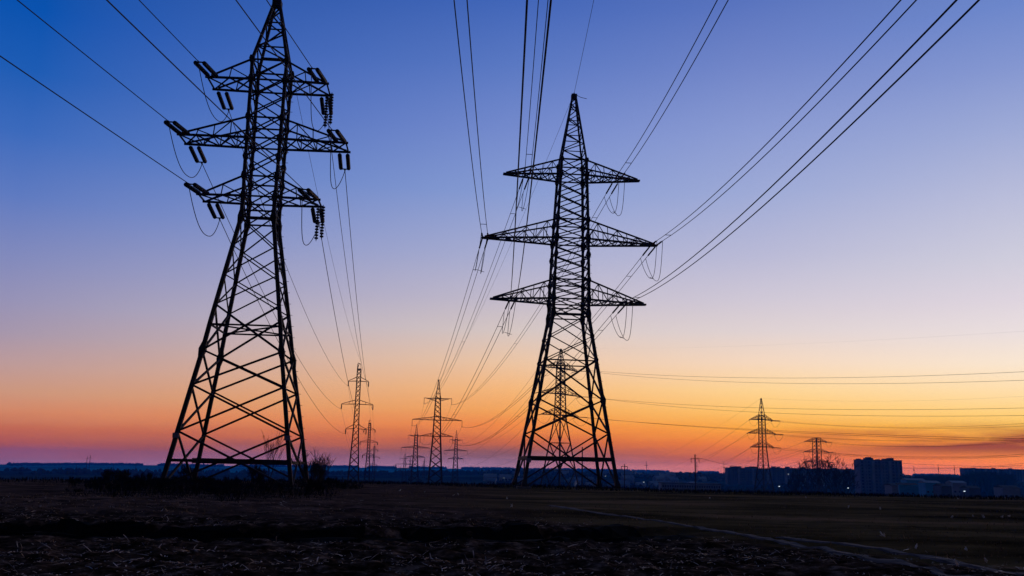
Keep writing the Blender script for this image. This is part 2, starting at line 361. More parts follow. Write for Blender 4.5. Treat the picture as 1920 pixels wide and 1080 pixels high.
tag(mb.build('dry_grass', DRYGR), 'short withered grass and weeds over the fallow field', 'grass', kind='stuff')
# pale scraps lying on the meadow
mb = MB()
scr = [(749,921),(797,923),(850,930),(860,929),(951,935),(958,952),(1330,937),(1512,933),(1590,952),(1651,955),(1797,937),(1825,969),(1845,970),(1880,970),(1892,969),(1654,1006),(1658,1007),(1785,971),(1812,1037),(1718,1031),(1850,1057),(1795,1064)]
for k, (px, py) in enumerate(scr):
    g = gpt(px, py); z0 = float(ground(np.array([g.x]), np.array([g.y]))[0]); d_ = g.y
    w_ = rng.uniform(0.03, 0.06)*(d_/40)**0.5; m_ = MB(); a_ = rng.uniform(0, 3.14)
    for q in range(4):
        m_.bar((g.x+rng.gauss(0,w_*.5), g.y+rng.gauss(0,w_*.5), z0+rng.uniform(.0,.05)), (g.x+math.cos(a_)*w_+rng.gauss(0,w_*.4), g.y+math.sin(a_)*w_+rng.gauss(0,w_*.4), z0+rng.uniform(.03,.14)), w_*rng.uniform(.3,.7), 0.02)
    mb.v, off = mb.v + m_.v, len(mb.v); mb.f += [tuple(i_+off for i_ in ff) for ff in m_.f]
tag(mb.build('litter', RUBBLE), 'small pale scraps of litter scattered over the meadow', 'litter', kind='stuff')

# ------------------------------------------------------------------ lattice pylons
SG = ((-1,-1),(1,-1),(1,1),(-1,1))
def corner(w, z, k): return Vector((SG[k][0]*w, SG[k][1]*w, z))
def wat(levels, z):
    zs = [l[0] for l in levels]; ws = [l[1] for l in levels]
    return float(np.interp(z, zs, ws))
def body(root, levels, panels, leg_w, br_w, rings=(), thick=(), gus=(), gus_s=0.45, bolts=None, simple=False, zbot=-0.6, feet=True):
    "levels: (z, half width) from the foot up; panels: z of X-braced panel edges"
    for k in range(4):
        m = MB(); zz = [l[0] for l in levels]
        prev = corner(wat(levels, zz[0]), zz[0], k) + (corner(wat(levels, zz[0]), zz[0], k) - corner(wat(levels, zz[1]), zz[1], k))*(-zbot/max(0.1, zz[1]-zz[0]))
        for z, w in levels:
            c = corner(w, z, k); m.bar(prev, c, leg_w*(1 if z < levels[-1][0]*0.7 else 0.85)); prev = c
        for gzz, gs in gus:
            c = corner(wat(levels, gzz), gzz, k); dn, up_ = corner(wat(levels, gzz-gs*0.6), gzz-gs*0.6, k), corner(wat(levels, gzz+gs*0.6), gzz+gs*0.6, k); m.bar(dn, c, leg_w*1.04, w2=leg_w*(1.2+gs*0.6)); m.bar(c, up_, leg_w*(1.2+gs*0.6), w2=leg_w*1.04)
        if bolts and k in bolts:
            z = 1.8; s_ = 1
            while z < levels[-1][0]-1:
                c = corner(wat(levels, z), z, k); m.bar(c, c + Vector((SG[k][0]*0.30, 0, 0)) if s_ > 0 else c + Vector((0, SG[k][1]*0.30, 0)), 0.03); z += 0.42; s_ = -s_
        m.build('leg', STEEL, root)
        if feet:
            c = corner(levels[0][1], levels[0][0], k); f_ = MB().box((c.x, c.y, -0.55), leg_w*4.2, leg_w*4.2, 1.3).build('footing', CONC, root)
    for k in range(4):
        m = MB(); k2 = (k+1) % 4
        n_ = ((corner(1, 0, k)+corner(1, 0, k2))/2).normalized()*0.03
        for a_, b_ in zip(panels[:-1], panels[1:]):
            A0, A1 = corner(wat(levels, a_), a_, k), corner(wat(levels, b_), b_, k); B0, B1 = corner(wat(levels, a_), a_, k2), corner(wat(levels, b_), b_, k2)
            bw = br_w*(1.2 if a_ < panels[-1]*0.35 else 0.78)
            m.bar(A0+n_, B1+n_, bw); m.bar(B0-n_, A1-n_, bw)
        for z in rings: m.bar(corner(wat(levels, z), z, k), corner(wat(levels, z), z, k2), br_w)
        for z, tw in thick: m.bar(corner(wat(levels, z), z, k), corner(wat(levels, z), z, k2), tw)
        m.build('bracing', STEEL, root)
def peak(root, z0, w0, z1, w1, n, leg_w, br_w):
    m = MB()
    for k in range(4): m.bar(corner(w0, z0, k), corner(w1, z1, k), leg_w)
    zs = [z0 + (z1-z0)*(1-(1-i_/n)**1.15) for i_ in range(n)] + [z1-0.15]
    for k in range(4):
        k2 = (k+1) % 4
        for i_ in range(n):
            wa, wb = w0+(w1-w0)*(zs[i_]-z0)/(z1-z0), w0+(w1-w0)*(zs[i_+1]-z0)/(z1-z0)
            if (i_+k) % 2: m.bar(corner(wa, zs[i_], k), corner(wb, zs[i_+1], k2), br_w)
            else: m.bar(corner(wa, zs[i_], k2), corner(wb, zs[i_+1], k), br_w)
            if w0 > 1.29 or i_ % 2 == 0: m.bar(corner(wb, zs[i_+1], k), corner(wb, zs[i_+1], k2), br_w*0.9)
    m.box((0, 0, z1), w1*2+leg_w*1.4, w1*2+leg_w*1.4, 0.5); m.bar((0,0,z1), (0,0,z1+0.45), 0.12)
    return m.build('peak', STEEL, root)
def arm(root, side, zb, zt, w0, wt, a, aw, n, cw, bw, style='x', over=0.25, bar_end=True, zend=0.0):
    "lattice crossarm on one side: two bottom chords, two top chords meeting them near the tip"
    m = MB(); s_ = side
    for t_ in (-1, 1):
        r0 = Vector((s_*w0, t_*w0, zb)); tip = Vector((s_*a, t_*aw, zb+zend)); tp = Vector((s_*wt, t_*wt, zt))
        d = (tip-r0).normalized()
        m.bar(r0, tip + d*over, cw); tj = r0.lerp(tip, 0.97 if n > 2 else 0.92)
        m.bar(tp, tj + Vector((0, 0, 0.12)), cw*0.8)
        if style != 'none':
            for i_ in range(1, n):
                f_ = i_/n; lo = r0.lerp(tip, f_); hi = tp.lerp(tj, f_); lo0 = r0.lerp(tip, (i_-1)/n); hi0 = tp.lerp(tj, (i_-1)/n)
                m.bar(lo, hi, bw*0.8); m.bar(lo0 if i_ % 2 else lo, hi if i_ % 2 else hi0, bw*0.8)
    nb = max(2, n)
    L0, L1 = Vector((s_*w0, -w0, zb)), Vector((s_*a, -aw, zb+zend)); F0, F1 = Vector((s_*w0, w0, zb)), Vector((s_*a, aw, zb+zend))
    for i_ in range(nb):
        m.bar(L0.lerp(L1, i_/nb), F0.lerp(F1, (i_+1)/nb), bw); m.bar(F0.lerp(F1, i_/nb), L0.lerp(L1, (i_+1)/nb), bw)
    if bar_end and aw > 0.3:
        m.bar(L1, F1, bw*1.2)
    for i_ in range(1, nb) if n > 2 else ():
        m.bar(L0.lerp(L1, i_/nb), F0.lerp(F1, i_/nb), bw*0.8)
    return m.build('crossarm', STEEL, root)
def string(parent, p, d, link0, L_, r, link1, n, pitch_r=0.35, thin=0.022):
    "one cap-and-pin insulator string: link, discs, link"
    d = Vector(d).normalized(); p = Vector(p); pts = [p, p+d*link0]; rs2 = [thin, thin]; step = L_/n
    q = p + d*link0
    for k in range(n):
        b_ = q + d*(k*step)
        pts += [b_+d*0.001, b_+d*step*0.12, b_+d*step*0.55, b_+d*step*0.72, b_+d*step*0.999]; rs2 += [r*pitch_r, r*0.97, r, r*pitch_r, r*pitch_r]
    e = q + d*L_; pts += [e+d*0.002, e+d*link1]; rs2 += [thin, thin]
    MB().tube(pts, 1, 8, rs2).build('insulator_string', GLASS_INS, parent)
    return e + d*link1
def catenary(p, q, sag, n=28):
    p = Vector(p); q = Vector(q)
    return [p.lerp(q, k/n) - Vector((0, 0, 4*sag*(k/n)*(1-k/n))) for k in range(n+1)]
LOC = lambda root, p: root.matrix_local @ Vector(p)
def wmat(X, Y, z0, yaw, lean):
    M = Matrix.Translation((X, Y, z0)) @ Matrix.Rotation(yaw, 4, 'Z')
    S_ = Matrix.Identity(4); S_[0][2] = lean; return M @ S_
def wire(name, pts, r, label, cat='wire', group=None):
    p0 = pts[0]
    o = MB().tube(pts, r, 5).build(name, WIRE, None, p0); return tag(o, label, cat, group)

# ---- left: heavy tension pylon near the camera
LX, LY, LYAW = -18.958, 65.698, 0.084
L_lev = [(0,4.223),(1.716,3.937),(3.649,3.629),(9.301,2.70),(11.172,2.44),(19.388,1.165),(21.017,1.15),(22.563,1.2),(25.548,1.215),(27.169,1.245),(30.185,1.262),(31.781,1.29)]
lt = empty('lattice_pylon', (LX, LY, gz(LX, LY)), LYAW); LZ = lt.location.z
tag(lt, 'large dark tension pylon at left with thick double insulator strings standing in dark scrub', 'pylon')
body(lt, L_lev, [0,3.649,6.82,9.301,12.63,14.9,17.12,19.388,21.017,22.563,24.05,25.548,27.169,28.7,30.185,31.781], 0.27, 0.112,
     rings=(11.172,19.388,21.017,22.563,25.548,27.169,30.185,31.781,19.9), thick=((1.716,0.2),), gus=((9.301,0.9),(19.388,0.8),(21.017,0.55),(22.563,0.5),(24.05,0.4),(25.548,0.55),(27.169,0.45),(30.185,0.55),(31.781,0.5)), bolts=(1,2))
m_ = MB(); m_.bar(corner(4.0,1.716,0)+Vector((1.6,0.02,0)), corner(4.0,1.716,1)+Vector((0,0.02,0)), 0.34); m_.build('cross_beam', STEEL, lt)
m_ = MB()
for a_, b_ in ((0,2),(1,3)): m_.bar(corner(2.44,11.172,a_), corner(2.44,11.172,b_), 0.1)
m_.build('diaphragm', STEEL, lt)
peak(lt, 31.781, 1.29, 37.1, 0.2, 5, 0.2, 0.10)
for k in (0, 1):
    c = corner(wat(L_lev, 3.35), 3.35, k); MB().box((c.x, c.y-0.2, c.z), 0.40, 0.05, 0.34).build('number_plate', PLATE, lt)
MLt = Matrix.Translation(lt.location) @ Matrix.Rotation(LYAW, 4, 'Z'); MLi = MLt.inverted()
FRONT = Vector((-0.05, -1, -0.044))           # direction the conductors leave towards the viewer
S1P = (668, 250.0)
L_arms = [(30.185,31.781,4.516,1.158,2,1.262,1.29), (25.548,27.169,6.217,1.035,4,1.215,1.245), (21.017,22.563,4.427,0.959,2,1.15,1.2)]
ends_back = {}
def jumper(parent, A_, B_, drop, r=0.03, sway=0.0, n=18):
    A_ = Vector(A_); B_ = Vector(B_); pts = []
    for k in range(n+1):
        s_ = k/n; p_ = A_.lerp(B_, s_); p_.z -= drop*(1-abs(2*s_-1)**2.4)*(0.95+0.1*math.sin(5*s_)); p_.x += sway*math.sin(math.pi*s_); pts.append(p_)
    MB().tube(pts, r, 5).build('jumper_wire', WIRE, parent)
# the back conductors run to the slim pylon 250 m off
s1 = at(663.0, 886, 250.0); S1X, S1Y = s1.x, s1.y; S1Z = gz(S1X, S1Y)
S1H = at(671, 680, 250).z - S1Z
lev_names = ('top', 'middle', 'bottom')
slim_frac = (0.868, 0.705, 0.532)         # arm heights of the slim pylons as a share of their height
def slim_att(X, Y, z0, H, ws, yaw, lv, s_):
    a_ = (4.35, 6.9, 4.5)[lv]*ws*s_*0.5*1.25
    a_ = (2.75, 4.25, 2.75)[lv]*ws*s_
    return Vector((X + a_*math.cos(yaw), Y + a_*math.sin(yaw), z0 + H*slim_frac[lv] - 1.55*H/40))
fwd_front = {}
for lv, (zb, zt, a_, aw, n_, w0, wt) in enumerate(L_arms):
    for s_ in (-1, 1):
        ar = arm(lt, s_, zb, zt, w0, wt, a_-(0.12 if s_ > 0 else 0), aw, n_, 0.15, 0.085, over=0.16)
        side = 'left' if s_ < 0 else 'right'
        # front pair, dead-ended on the near chord
        dF = (MLi.to_3x3() @ FRONT).normalized(); P0 = Vector((s_*(a_-0.15), -aw, zb))
        e1 = string(ar, P0, dF, 0.3, 2.45, 0.17, 0.10, 12, 0.9); e2 = string(ar, P0+Vector((-s_*0.62,0,0)), dF, 0.3, 2.45, 0.17, 0.10, 12, 0.9)
        yk = (e1+e2)/2 + dF*0.22; MB().bar(e1, e2, 0.08).bar((e1+e2)/2, yk, 0.07).build('yoke', STEEL, ar)
        wF = MLt @ yk; pts = []
        S_ = 260.0; slope = 0.068
        for k in range(41):
            q = (k/40)**1.5*150; pts.append(wF + Vector((-0.05*q, -q, -0.044*q + 0.0001*q*q)))
        wire('power_line', pts, 0.032, f'wire from the {lev_names[lv]} {side} arm of the big left pylon to the top left', group='conductors of the left line')
        # back pair, towards the slim pylon
        tgt = slim_att(S1X, S1Y, S1Z, S1H, 1, 0.13, lv, s_)
        P1 = Vector((s_*(a_-0.2), aw, zb)); dB = ((MLi @ tgt) - P1).normalized() + Vector((0,0,-0.075)); dB.normalize()
        e1 = string(ar, P1, dB, 0.55, 2.45, 0.17, 0.10, 12, 0.9); e2 = string(ar, P1+Vector((-s_*0.62,0,0)), dB, 0.55, 2.45, 0.17, 0.10, 12, 0.9)
        yb = (e1+e2)/2 + dB*0.3; MB().bar(e1, e2, 0.08).bar((e1+e2)/2, yb, 0.1).build('yoke', STEEL, ar)
        wB = MLt @ yb
        wire('power_line', catenary(wB, tgt, 3.6, 36), 0.03, f'wire from the {lev_names[lv]} {side} arm of the big left pylon down to the slim pylon', group='conductors of the left line')
        jumper(ar, yk, yb, 2.5 if s_ < 0 else 2.9, 0.03, -0.3*s_)
        if s_ > 0 and lv != 1:
            for dx in (0.1, -0.35): string(ar, (a_+dx, aw*(0.4 if dx > 0 else 1.0), zb), (0.02*dx, 0.02, -1), 0.12, 2.5, 0.15, 0.1, 11, 0.3)
pk = MLt @ Vector((0, 0, 37.4))
wire('ground_wire', catenary(pk, Vector((S1X+0.5, S1Y, S1Z+S1H)), 3.0, 30), 0.02, 'thin earth wire between the tips of the big left pylon and the slim pylon', group='earth wires')

# ---- right: tall tension pylon with three wide tapering arms
RX, RY, RYAW, RLEAN = 5.456, 90.431, 0.096, 0.017
R_lev = [(0,4.425),(8.331,3.116),(16.923,1.756),(18.43,1.767),(20.411,1.726),(24.718,1.603),(26.717,1.538),(31.528,1.348),(33.159,1.287)]
rt = empty('lattice_pylon', (RX, RY, gz(RX, RY)), RYAW)
tag(rt, 'tallest pylon at centre right with three wide tapering lattice arms and paired wires', 'pylon')
up = [16.923,18.43,19.42,20.411,21.5,22.6,23.65,24.718,25.72,26.717,27.9,29.1,30.3,31.528,33.159]
body(rt, R_lev, [0,5.16,8.331,12.29,14.65]+up, 0.30, 0.12, rings=(12.2,16.923,17.4,18.43,20.411,24.718,26.717,31.528,33.159), thick=((2.75,0.34),),
     gus=((8.331,0.8),(16.923,0.9),(18.43,0.7),(20.411,0.45),(23.0,0.5),(24.718,0.7),(26.717,0.5),(31.528,0.6),(33.159,0.4),(14.65,0.3),(12.29,0.3),(0.3,0.9)), bolts=(1,))
c = corner(wat(R_lev, 2.6), 2.6, 0); MB().box((c.x, c.y-0.2, c.z-0.1), 0.46, 0.05, 0.40).build('number_plate', PLATE, rt)
peak(rt, 33.159, 1.287, 40.6, 0.17, 9, 0.17, 0.085)
MRt = Matrix.Translation(rt.location) @ Matrix.Rotation(RYAW, 4, 'Z'); MRi = MRt.inverted()
# real lean of the tall pylon: shear its parts once they are built
s4 = at(815.5, 905, 327.0); S4X, S4Y = s4.x, s4.y; S4Z = gz(S4X, S4Y); S4H = at(822.5, 712, 327).z - S4Z; S4W = 1.0
wide_frac = (0.842, 0.66, 0.525)
def wide_att(X, Y, z0, H, ws, yaw, lv, s_):
    a_ = (4.95, 8.9, 5.8)[lv]*ws*s_
    return Vector((X + a_*math.cos(yaw), Y + a_*math.sin(yaw), z0 + H*wide_frac[lv] - 2.1*H/42))
R_arms = [(31.528,33.159,7.096,6,1.348,1.287,4.75), (24.718,26.717,9.048,7,1.603,1.538,8.75), (18.43,20.411,7.894,6,1.767,1.726,5.7)]
FR = Vector((0.005, -1, -0.12))
FR_M = {(0,-1):0.079,(1,-1):0.096,(2,-1):0.145,(0,1):0.148,(1,1):0.141,(2,1):0.126}
def lean(p): return Vector(p) + Vector((RLEAN*Vector(p).z, 0, 0))
def pair_wire(ptsA, ptsB, r, spacers, label, name='bundled_conductor'):
    root = empty(name, ptsA[0]); tag(root, label, 'wires', 'paired conductors of the right line')
    inv = -Vector(ptsA[0])
    for pp in (ptsA, ptsB): MB().tube([p_+inv for p_ in pp], r, 5).build('wire', WIRE, root)
    for k in spacers: MB().bar(ptsA[k]+inv, ptsB[k]+inv, 0.045).build('spacer', STEEL, root)
    return root
for lv, (zb, zt, a_, n_, w0, wt, sA) in enumerate(R_arms):
    for s_ in (-1, 1):
        ar = arm(rt, s_, zb, zt, w0, wt, a_, 0.14, n_, 0.17, 0.085, over=0.1, zend=0.0 if lv else 0.1)
        side = 'left' if s_ < 0 else 'right'
        f_ = (sA-w0)/(a_-w0); yw = w0*(1-f_)+0.14*f_
        dF = (MRi.to_3x3() @ FR).normalized(); FE = []; BE = []
        tgt = wide_att(S4X, S4Y, S4Z, S4H, S4W, 0.14, lv, s_)
        for o_ in (-0.29, 0.29):
            A0 = Vector((s_*sA+o_, -yw, zb)); dd = dF.copy(); e_ = string(ar, A0, dd, 0.3, 2.6, 0.085, 0.7, 16, 0.5, 0.03); FE.append(e_)
            B0 = Vector((s_*sA+o_, yw, zb)); tl = (MRi @ tgt) - B0; dB = tl.normalized() + Vector((0,0,-0.085)); dB.normalize()
            e_ = string(ar, B0, dB, 0.3, 2.6, 0.085, 0.9, 16, 0.5, 0.03); BE.append(e_)
        AA = []; BB = []
        for e_ in FE:
            w_ = MRt @ lean(e_); pts = []
            for k in range(50):
                q = (k/49)**1.5*140; pts.append(w_ + Vector((0.005*q, -q, -FR_M[lv, s_]*q + 0.001*q*q)))
            AA.append(pts)
        for q_, e_ in enumerate(BE):
            w_ = MRt @ lean(e_); tt = tgt + Vector((-0.25+0.5*q_, 0, 0)); BB.append(catenary(w_, tt, 5.6, 40))
        pair_wire(AA[0], AA[1], 0.03, (5,), f'paired wires from the {lev_names[lv]} {side} arm of the tallest pylon rising overhead')
        pair_wire(BB[0], BB[1], 0.03, (1, 12, 24), f'paired wires from the {lev_names[lv]} {side} arm of the tallest pylon to the pylon behind')
        for q_ in range(2): jumper(ar, FE[q_]*1.0, BE[q_], 3.0+0.25*q_, 0.028, 0.35*s_)
        mid = (FE[0]+BE[0])/2-Vector((0,0,2.9)); MB().bar(mid+Vector((0.17*s_,0,0)), (FE[1]+BE[1])/2-Vector((0,0,3.1)), 0.04).build('spacer', STEEL, ar)
MB().tube([(0.1,0,40.9),(0.7,-0.2,40.5),(1.3,-0.4,40.3)], 0.03, 5).build('loose_wire_end', WIRE, rt)
for ch in rt.children_recursive:
    for v in ch.data.vertices: v.co.x += RLEAN*v.co.z
pk = MRt @ lean((0,0,41.0))
pts = [pk + Vector((0.005*q, -q, -0.06*q+0.0005*q*q)) for q in [(k/40)**1.5*150 for k in range(41)]]
wire('ground_wire', pts, 0.02, 'thin earth wire rising from the tip of the tallest pylon to the top edge', group='earth wires')
wire('ground_wire', catenary(pk, Vector((S4X, S4Y, S4Z+S4H)), 4.5, 30), 0.017, 'thin earth wire from the tip of the tallest pylon down to the pylon behind it', group='earth wires')

# ---- slim suspension pylons of the left line
def slim_pylon(X, Y, z0, H, ws, yaw, tk=1.0):
    root = empty('lattice_pylon', (X, Y, z0), yaw)
    lev = [(0,1.75*ws),(H*0.48,0.78*ws),(H*0.532,0.70*ws),(H*0.70,0.56*ws),(H*0.955,0.50*ws)]
    nlo = [0]; 
    while nlo[-1] < H*0.48: nlo.append(nlo[-1] + wat(lev, nlo[-1])*1.75+0.15)
    sc_ = nlo[-1]/(H*0.48); pan = [z/sc_ for z in nlo]
    while pan[-1] < H*0.94: pan.append(pan[-1]+wat(lev, pan[-1])*2.3)
    pan[-1] = H*0.955
    body(root, lev, pan, 0.26*tk, 0.15*tk, rings=(H*0.955,), gus=((H*0.532,0.3),(H*0.705,0.3),(H*0.868,0.3)), feet=False, zbot=-3)
    m = MB()
    for k in (0, 3): m.bar(corner(0.5*ws, H*0.955, k), Vector((-0.1, 0, H*0.995)), 0.14)
    m.bar(corner(0.5*ws, H*0.955, 0), corner(0.5*ws, H*0.985, 0)+Vector((0,0,0.2)), 0.14); m.bar((-0.45*ws,0,H*0.998), (0.35*ws,0,H*0.99), 0.16); m.bar((0.35*ws,0,H*0.99), (0.5*ws,0,H*0.955), 0.12)
    m.build('peak', STEEL, root)
    for lv in range(3):
        zb = H*slim_frac[lv]; w0 = wat(lev, zb)
        for s_ in (-1, 1):
            a_ = (2.75,4.25,2.75)[lv]*ws
            m = MB()
            for t_ in (-1, 1):
                m.bar((s_*w0, t_*w0, zb), (s_*a_, t_*0.1, zb-0.12), 0.13*tk); m.bar((s_*w0, t_*w0, zb+1.15*H/40), (s_*a_, t_*0.1, zb), 0.11*tk)
            if lv == 1:
                xm = w0+(a_-w0)*0.45
                for t_ in (-1, 1): m.bar((s_*xm, t_*0.4*ws, zb), (s_*xm, t_*0.35*ws, zb+0.65*H/40), 0.08)
            m.bar((s_*(w0+(a_-w0)*.5), -0.4*ws, zb), (s_*(w0+(a_-w0)*.5), 0.4*ws, zb), 0.09)
            ar = m.build('crossarm', STEEL, root)
            string(ar, (s_*a_, 0, zb-0.1), (0,0,-1), 0.1, 1.3*H/40, 0.16*tk, 0.05, 8, 0.7)
    return root
# ---- wide suspension pylons of the right line
def wide_pylon(X, Y, z0, H, ws, yaw, base=None, tk=1.0):
    root = empty('lattice_pylon', (X, Y, z0), yaw)
    b0 = base or 2.75
    lev = [(0,b0*ws),(H*0.525,1.35*ws),(H*0.66,1.15*ws),(H*0.842,0.85*ws),(H*0.862,0.8*ws)]
    pan = [0]
    while pan[-1] < H*0.50: pan.append(pan[-1] + wat(lev, pan[-1])*1.45)
    pan[-1] = H*0.525
    while pan[-1] < H*0.83: pan.append(pan[-1] + wat(lev, pan[-1])*1.6)
    pan[-1] = H*0.862
    body(root, lev, pan, 0.34*tk, 0.19*tk, rings=(H*0.525,H*0.66,H*0.69,H*0.842), gus=((H*0.525,0.4),(H*0.66,0.4),(H*0.69,0.35),(H*0.842,0.4)), feet=False, zbot=-3)
    peak(root, H*0.862, 0.8*ws, H-0.3, 0.12, 7, 0.16, 0.09)
    for lv in range(3):
        zb = H*wide_frac[lv]; w0 = wat(lev, zb); a_ = (4.95, 8.9, 5.8)[lv]*ws
        for s_ in (-1, 1):
            if lv == 0: ar = arm(root, s_, zb, zb-0.85*H/42, w0, w0, a_, 0.1, 4, 0.15*tk, 0.09*tk, over=0.0)
            else: ar = arm(root, s_, zb, zb+1.15*H/42, w0, w0*0.97, a_, 0.1, 7 if lv == 1 else 5, 0.15*tk, 0.09*tk, over=0.0)
            string(ar, (s_*a_, 0, zb), (0,0,-1), 0.1, 1.85*H/42, 0.10, 0.1, 9, 0.6, 0.04)
            MB().bar((s_*a_-0.3, 0, zb-2.1*H/42), (s_*a_+0.3, 0, zb-2.1*H/42), 0.09).build('clamp', STEEL, ar)
    return root
def place(px_top, py_top, px_base, D):
    p = at(px_base, 900, D); z0 = gz(p.x, p.y); top = at(px_top, py_top, D); return p.x, p.y, z0, top.z - z0
pS1 = slim_pylon(S1X, S1Y, S1Z, S1H, 1.0, 0.13)
tag(pS1, 'slim dark pylon with hanging insulators, largest of the slim ones beside the big left pylon', 'pylon', 'slim pylons of the left line')
fS = fW = None
slims = [(S1X, S1Y, S1Z, S1H, 1.0)]
for (tx, ty, bx, D, ws, lb) in ((693.5,787,688,455,1.0,'second slim pylon of the left line just right of the largest slim one'), (701,833,699,760,1.05,'third slim pylon small and faint right of the second slim one'), (704.5,874,704,1250,1.1,'fourth slim pylon tiny near the horizon at the foot of the third slim one')):
    X, Y, z0, H = place(tx, ty, bx, D)
    if fS is None: fS = o = slim_pylon(0, 0, 0, S1H, 1.0, 0.13, 1.6)
    else: o = copy_tree(fS)
    o.location = (X, Y, z0); o.scale = (ws, ws, H/S1H); tag(o, lb, 'pylon', 'slim pylons of the left line'); slims.append((X, Y, z0, H, ws))
ords = ('first', 'second', 'third')
for k in range(3):
    A_, B_ = slims[k], slims[k+1]
    for lv in range(3):
        for s_ in (-1, 1):
            p_ = slim_att(*A_[:4], A_[4], 0.13, lv, s_); q_ = slim_att(*B_[:4], B_[4], 0.13, lv, s_)
            if k < 2: wire('power_line', catenary(p_, q_, 5.0, 20), 0.022, f'{lev_names[lv]} {"left" if s_<0 else "right"} conductor in the {ords[k]} span beyond the largest slim pylon', group='far conductors of the left line')
pS4 = wide_pylon(S4X, S4Y, S4Z, S4H, S4W, 0.14)
tag(pS4, 'mid distance pylon with three wide lattice arms standing between the two big pylons', 'pylon', 'wide suspension pylons of the right line')
wides = [(S4X, S4Y, S4Z, S4H, 1.0, 0.14)]
wl = [(776,796,777,560,0.98,'second wide armed pylon partly behind the left arms of the mid distance one',0.14),
      (760,850,757.5,900,0.95,'small faint wide armed pylon left of the second wide armed one',0.14),
      (855.5,807,853,700,1.0,'wide armed pylon standing alone just right of the mid distance one',0.10),
      (741,869,741,1300,0.8,'tiny pylon on the horizon leftmost of the wide armed ones',0.14),
      (768,857,768,1150,0.75,'tiny pylon seen through the lattice of the second wide armed one',0.14),
      (750,873,750,1500,0.7,'tiniest pylon on the horizon second of the wide armed ones from the left',0.14),
      (794,860,794,1200,0.55,'tiny narrow pylon just left of the foot of the mid distance one',0.3)]
for (tx, ty, bx, D, ws, lb, yw) in wl:
    X, Y, z0, H = place(tx, ty, bx, D)
    if fW is None: fW = o = wide_pylon(0, 0, 0, S4H, 1.0, 0.14, tk=1.55)
    else: o = copy_tree(fW)
    o.location = (X, Y, z0); o.rotation_euler.z = yw; o.scale = (ws, ws, H/S4H); tag(o, lb, 'pylon', 'wide suspension pylons of the right line'); wides.append((X, Y, z0, H, ws, yw))
for (ia, ib, tx_) in ((0,1,'between the mid distance pylon and the second wide armed one'), (1,2,'between the second wide armed pylon and the small faint one')):
    A_, B_ = wides[ia], wides[ib]
    for lv in range(3):
        for s_ in (-1, 1):
            wire('power_line', catenary(wide_att(*A_[:6], lv, s_), wide_att(*B_[:6], lv, s_), 6.5, 20), 0.025, f'{lev_names[lv]} {"left" if s_<0 else "right"} conductor {tx_}', group='far conductors of the right line')

# ---- tension pylon seen through the legs of the tallest one
def tension_pylon(X, Y, z0, H, ws, yaw, label, peak_on=True, base=5.4, waist=1.75, low=0.42, fr=(0.80,0.655,0.50), al=(6.4,8.2,6.9), lv_px=None, name='lattice_pylon', bw=0.18):
    root = empty(name, (X, Y, z0), yaw); tag(root, label, 'pylon')
    zt = H*(fr[0]+0.045) if peak_on else H
    lev = [(0,base*ws),(H*0.16,(base*0.62+waist*0.38)*ws),(H*low,waist*ws),(H*fr[0],waist*0.72*ws),(zt,waist*0.68*ws)]
    if lv_px: lev = [(h_*H, w_) for h_, w_ in lv_px]; low = lv_px[1][0]; zt = lev[-1][0]; waist = lev[-1][1]/0.68/ws
    pan = [0, H*low*0.4, H*low*0.72, H*low]
    while pan[-1] < zt-1.2: pan.append(pan[-1] + wat(lev, pan[-1])*1.25)
    pan[-1] = zt
    body(root, lev, pan, 0.32, bw, rings=(H*low*0.4,H*low*0.72,H*low,H*fr[0],H*fr[1],H*fr[2],zt), gus=((H*fr[0],0.5),(H*fr[1],0.5),(H*fr[2],0.5),(H*low,0.6)), feet=False, zbot=-3)
    if peak_on: peak(root, zt, waist*0.68*ws, H-0.3, 0.14, 7, 0.18, 0.10)
    att = {}
    for lv in range(3):
        zb = H*fr[lv]; w0 = wat(lev, zb); a_ = al[lv]*ws
        for s_ in (-1, 1):
            ar = arm(root, s_, zb, zb+H*0.045, w0, w0*0.97, a_, 0.3, 5, 0.18, 0.11, over=0.1, zend=-0.25)
            att[lv, s_] = (ar, Vector((s_*a_, 0, zb-0.25)))
    return root, att
X, Y, z0, H = place(1050, 654, 1049, 300)
def rows(Z0, H_, D, hz_, table, k=1.38):
    return [(max(0.0, (1.6+(hz_-y)/FPX*D-Z0)/H_), hw/FPX*D/k) for y, hw in table]
l8 = rows(z0, H, 300, 882, ((912,34.5),(852,23.5),(789,11.0),(741,9.0),(691,7.5),(684,6.8)), 1.4); l8 = [(0, l8[0][1]*1.18)] + l8[1:]
l8 = [l8[0], l8[2], l8[3], l8[4], l8[5]]
f8 = [(1.6+(882-y)/FPX*300-z0)/H for y in (694,742,781)]
t8, att8 = tension_pylon(X, Y, z0, H, 1.0, 0.75, 'lattice pylon visible through the legs of the tallest pylon', fr=f8, al=(8.0,10.4,8.8), lv_px=l8)
M8 = Matrix.Translation((X, Y, z0)) @ Matrix.Rotation(0.75, 4, 'Z'); M8i = M8.inverted()
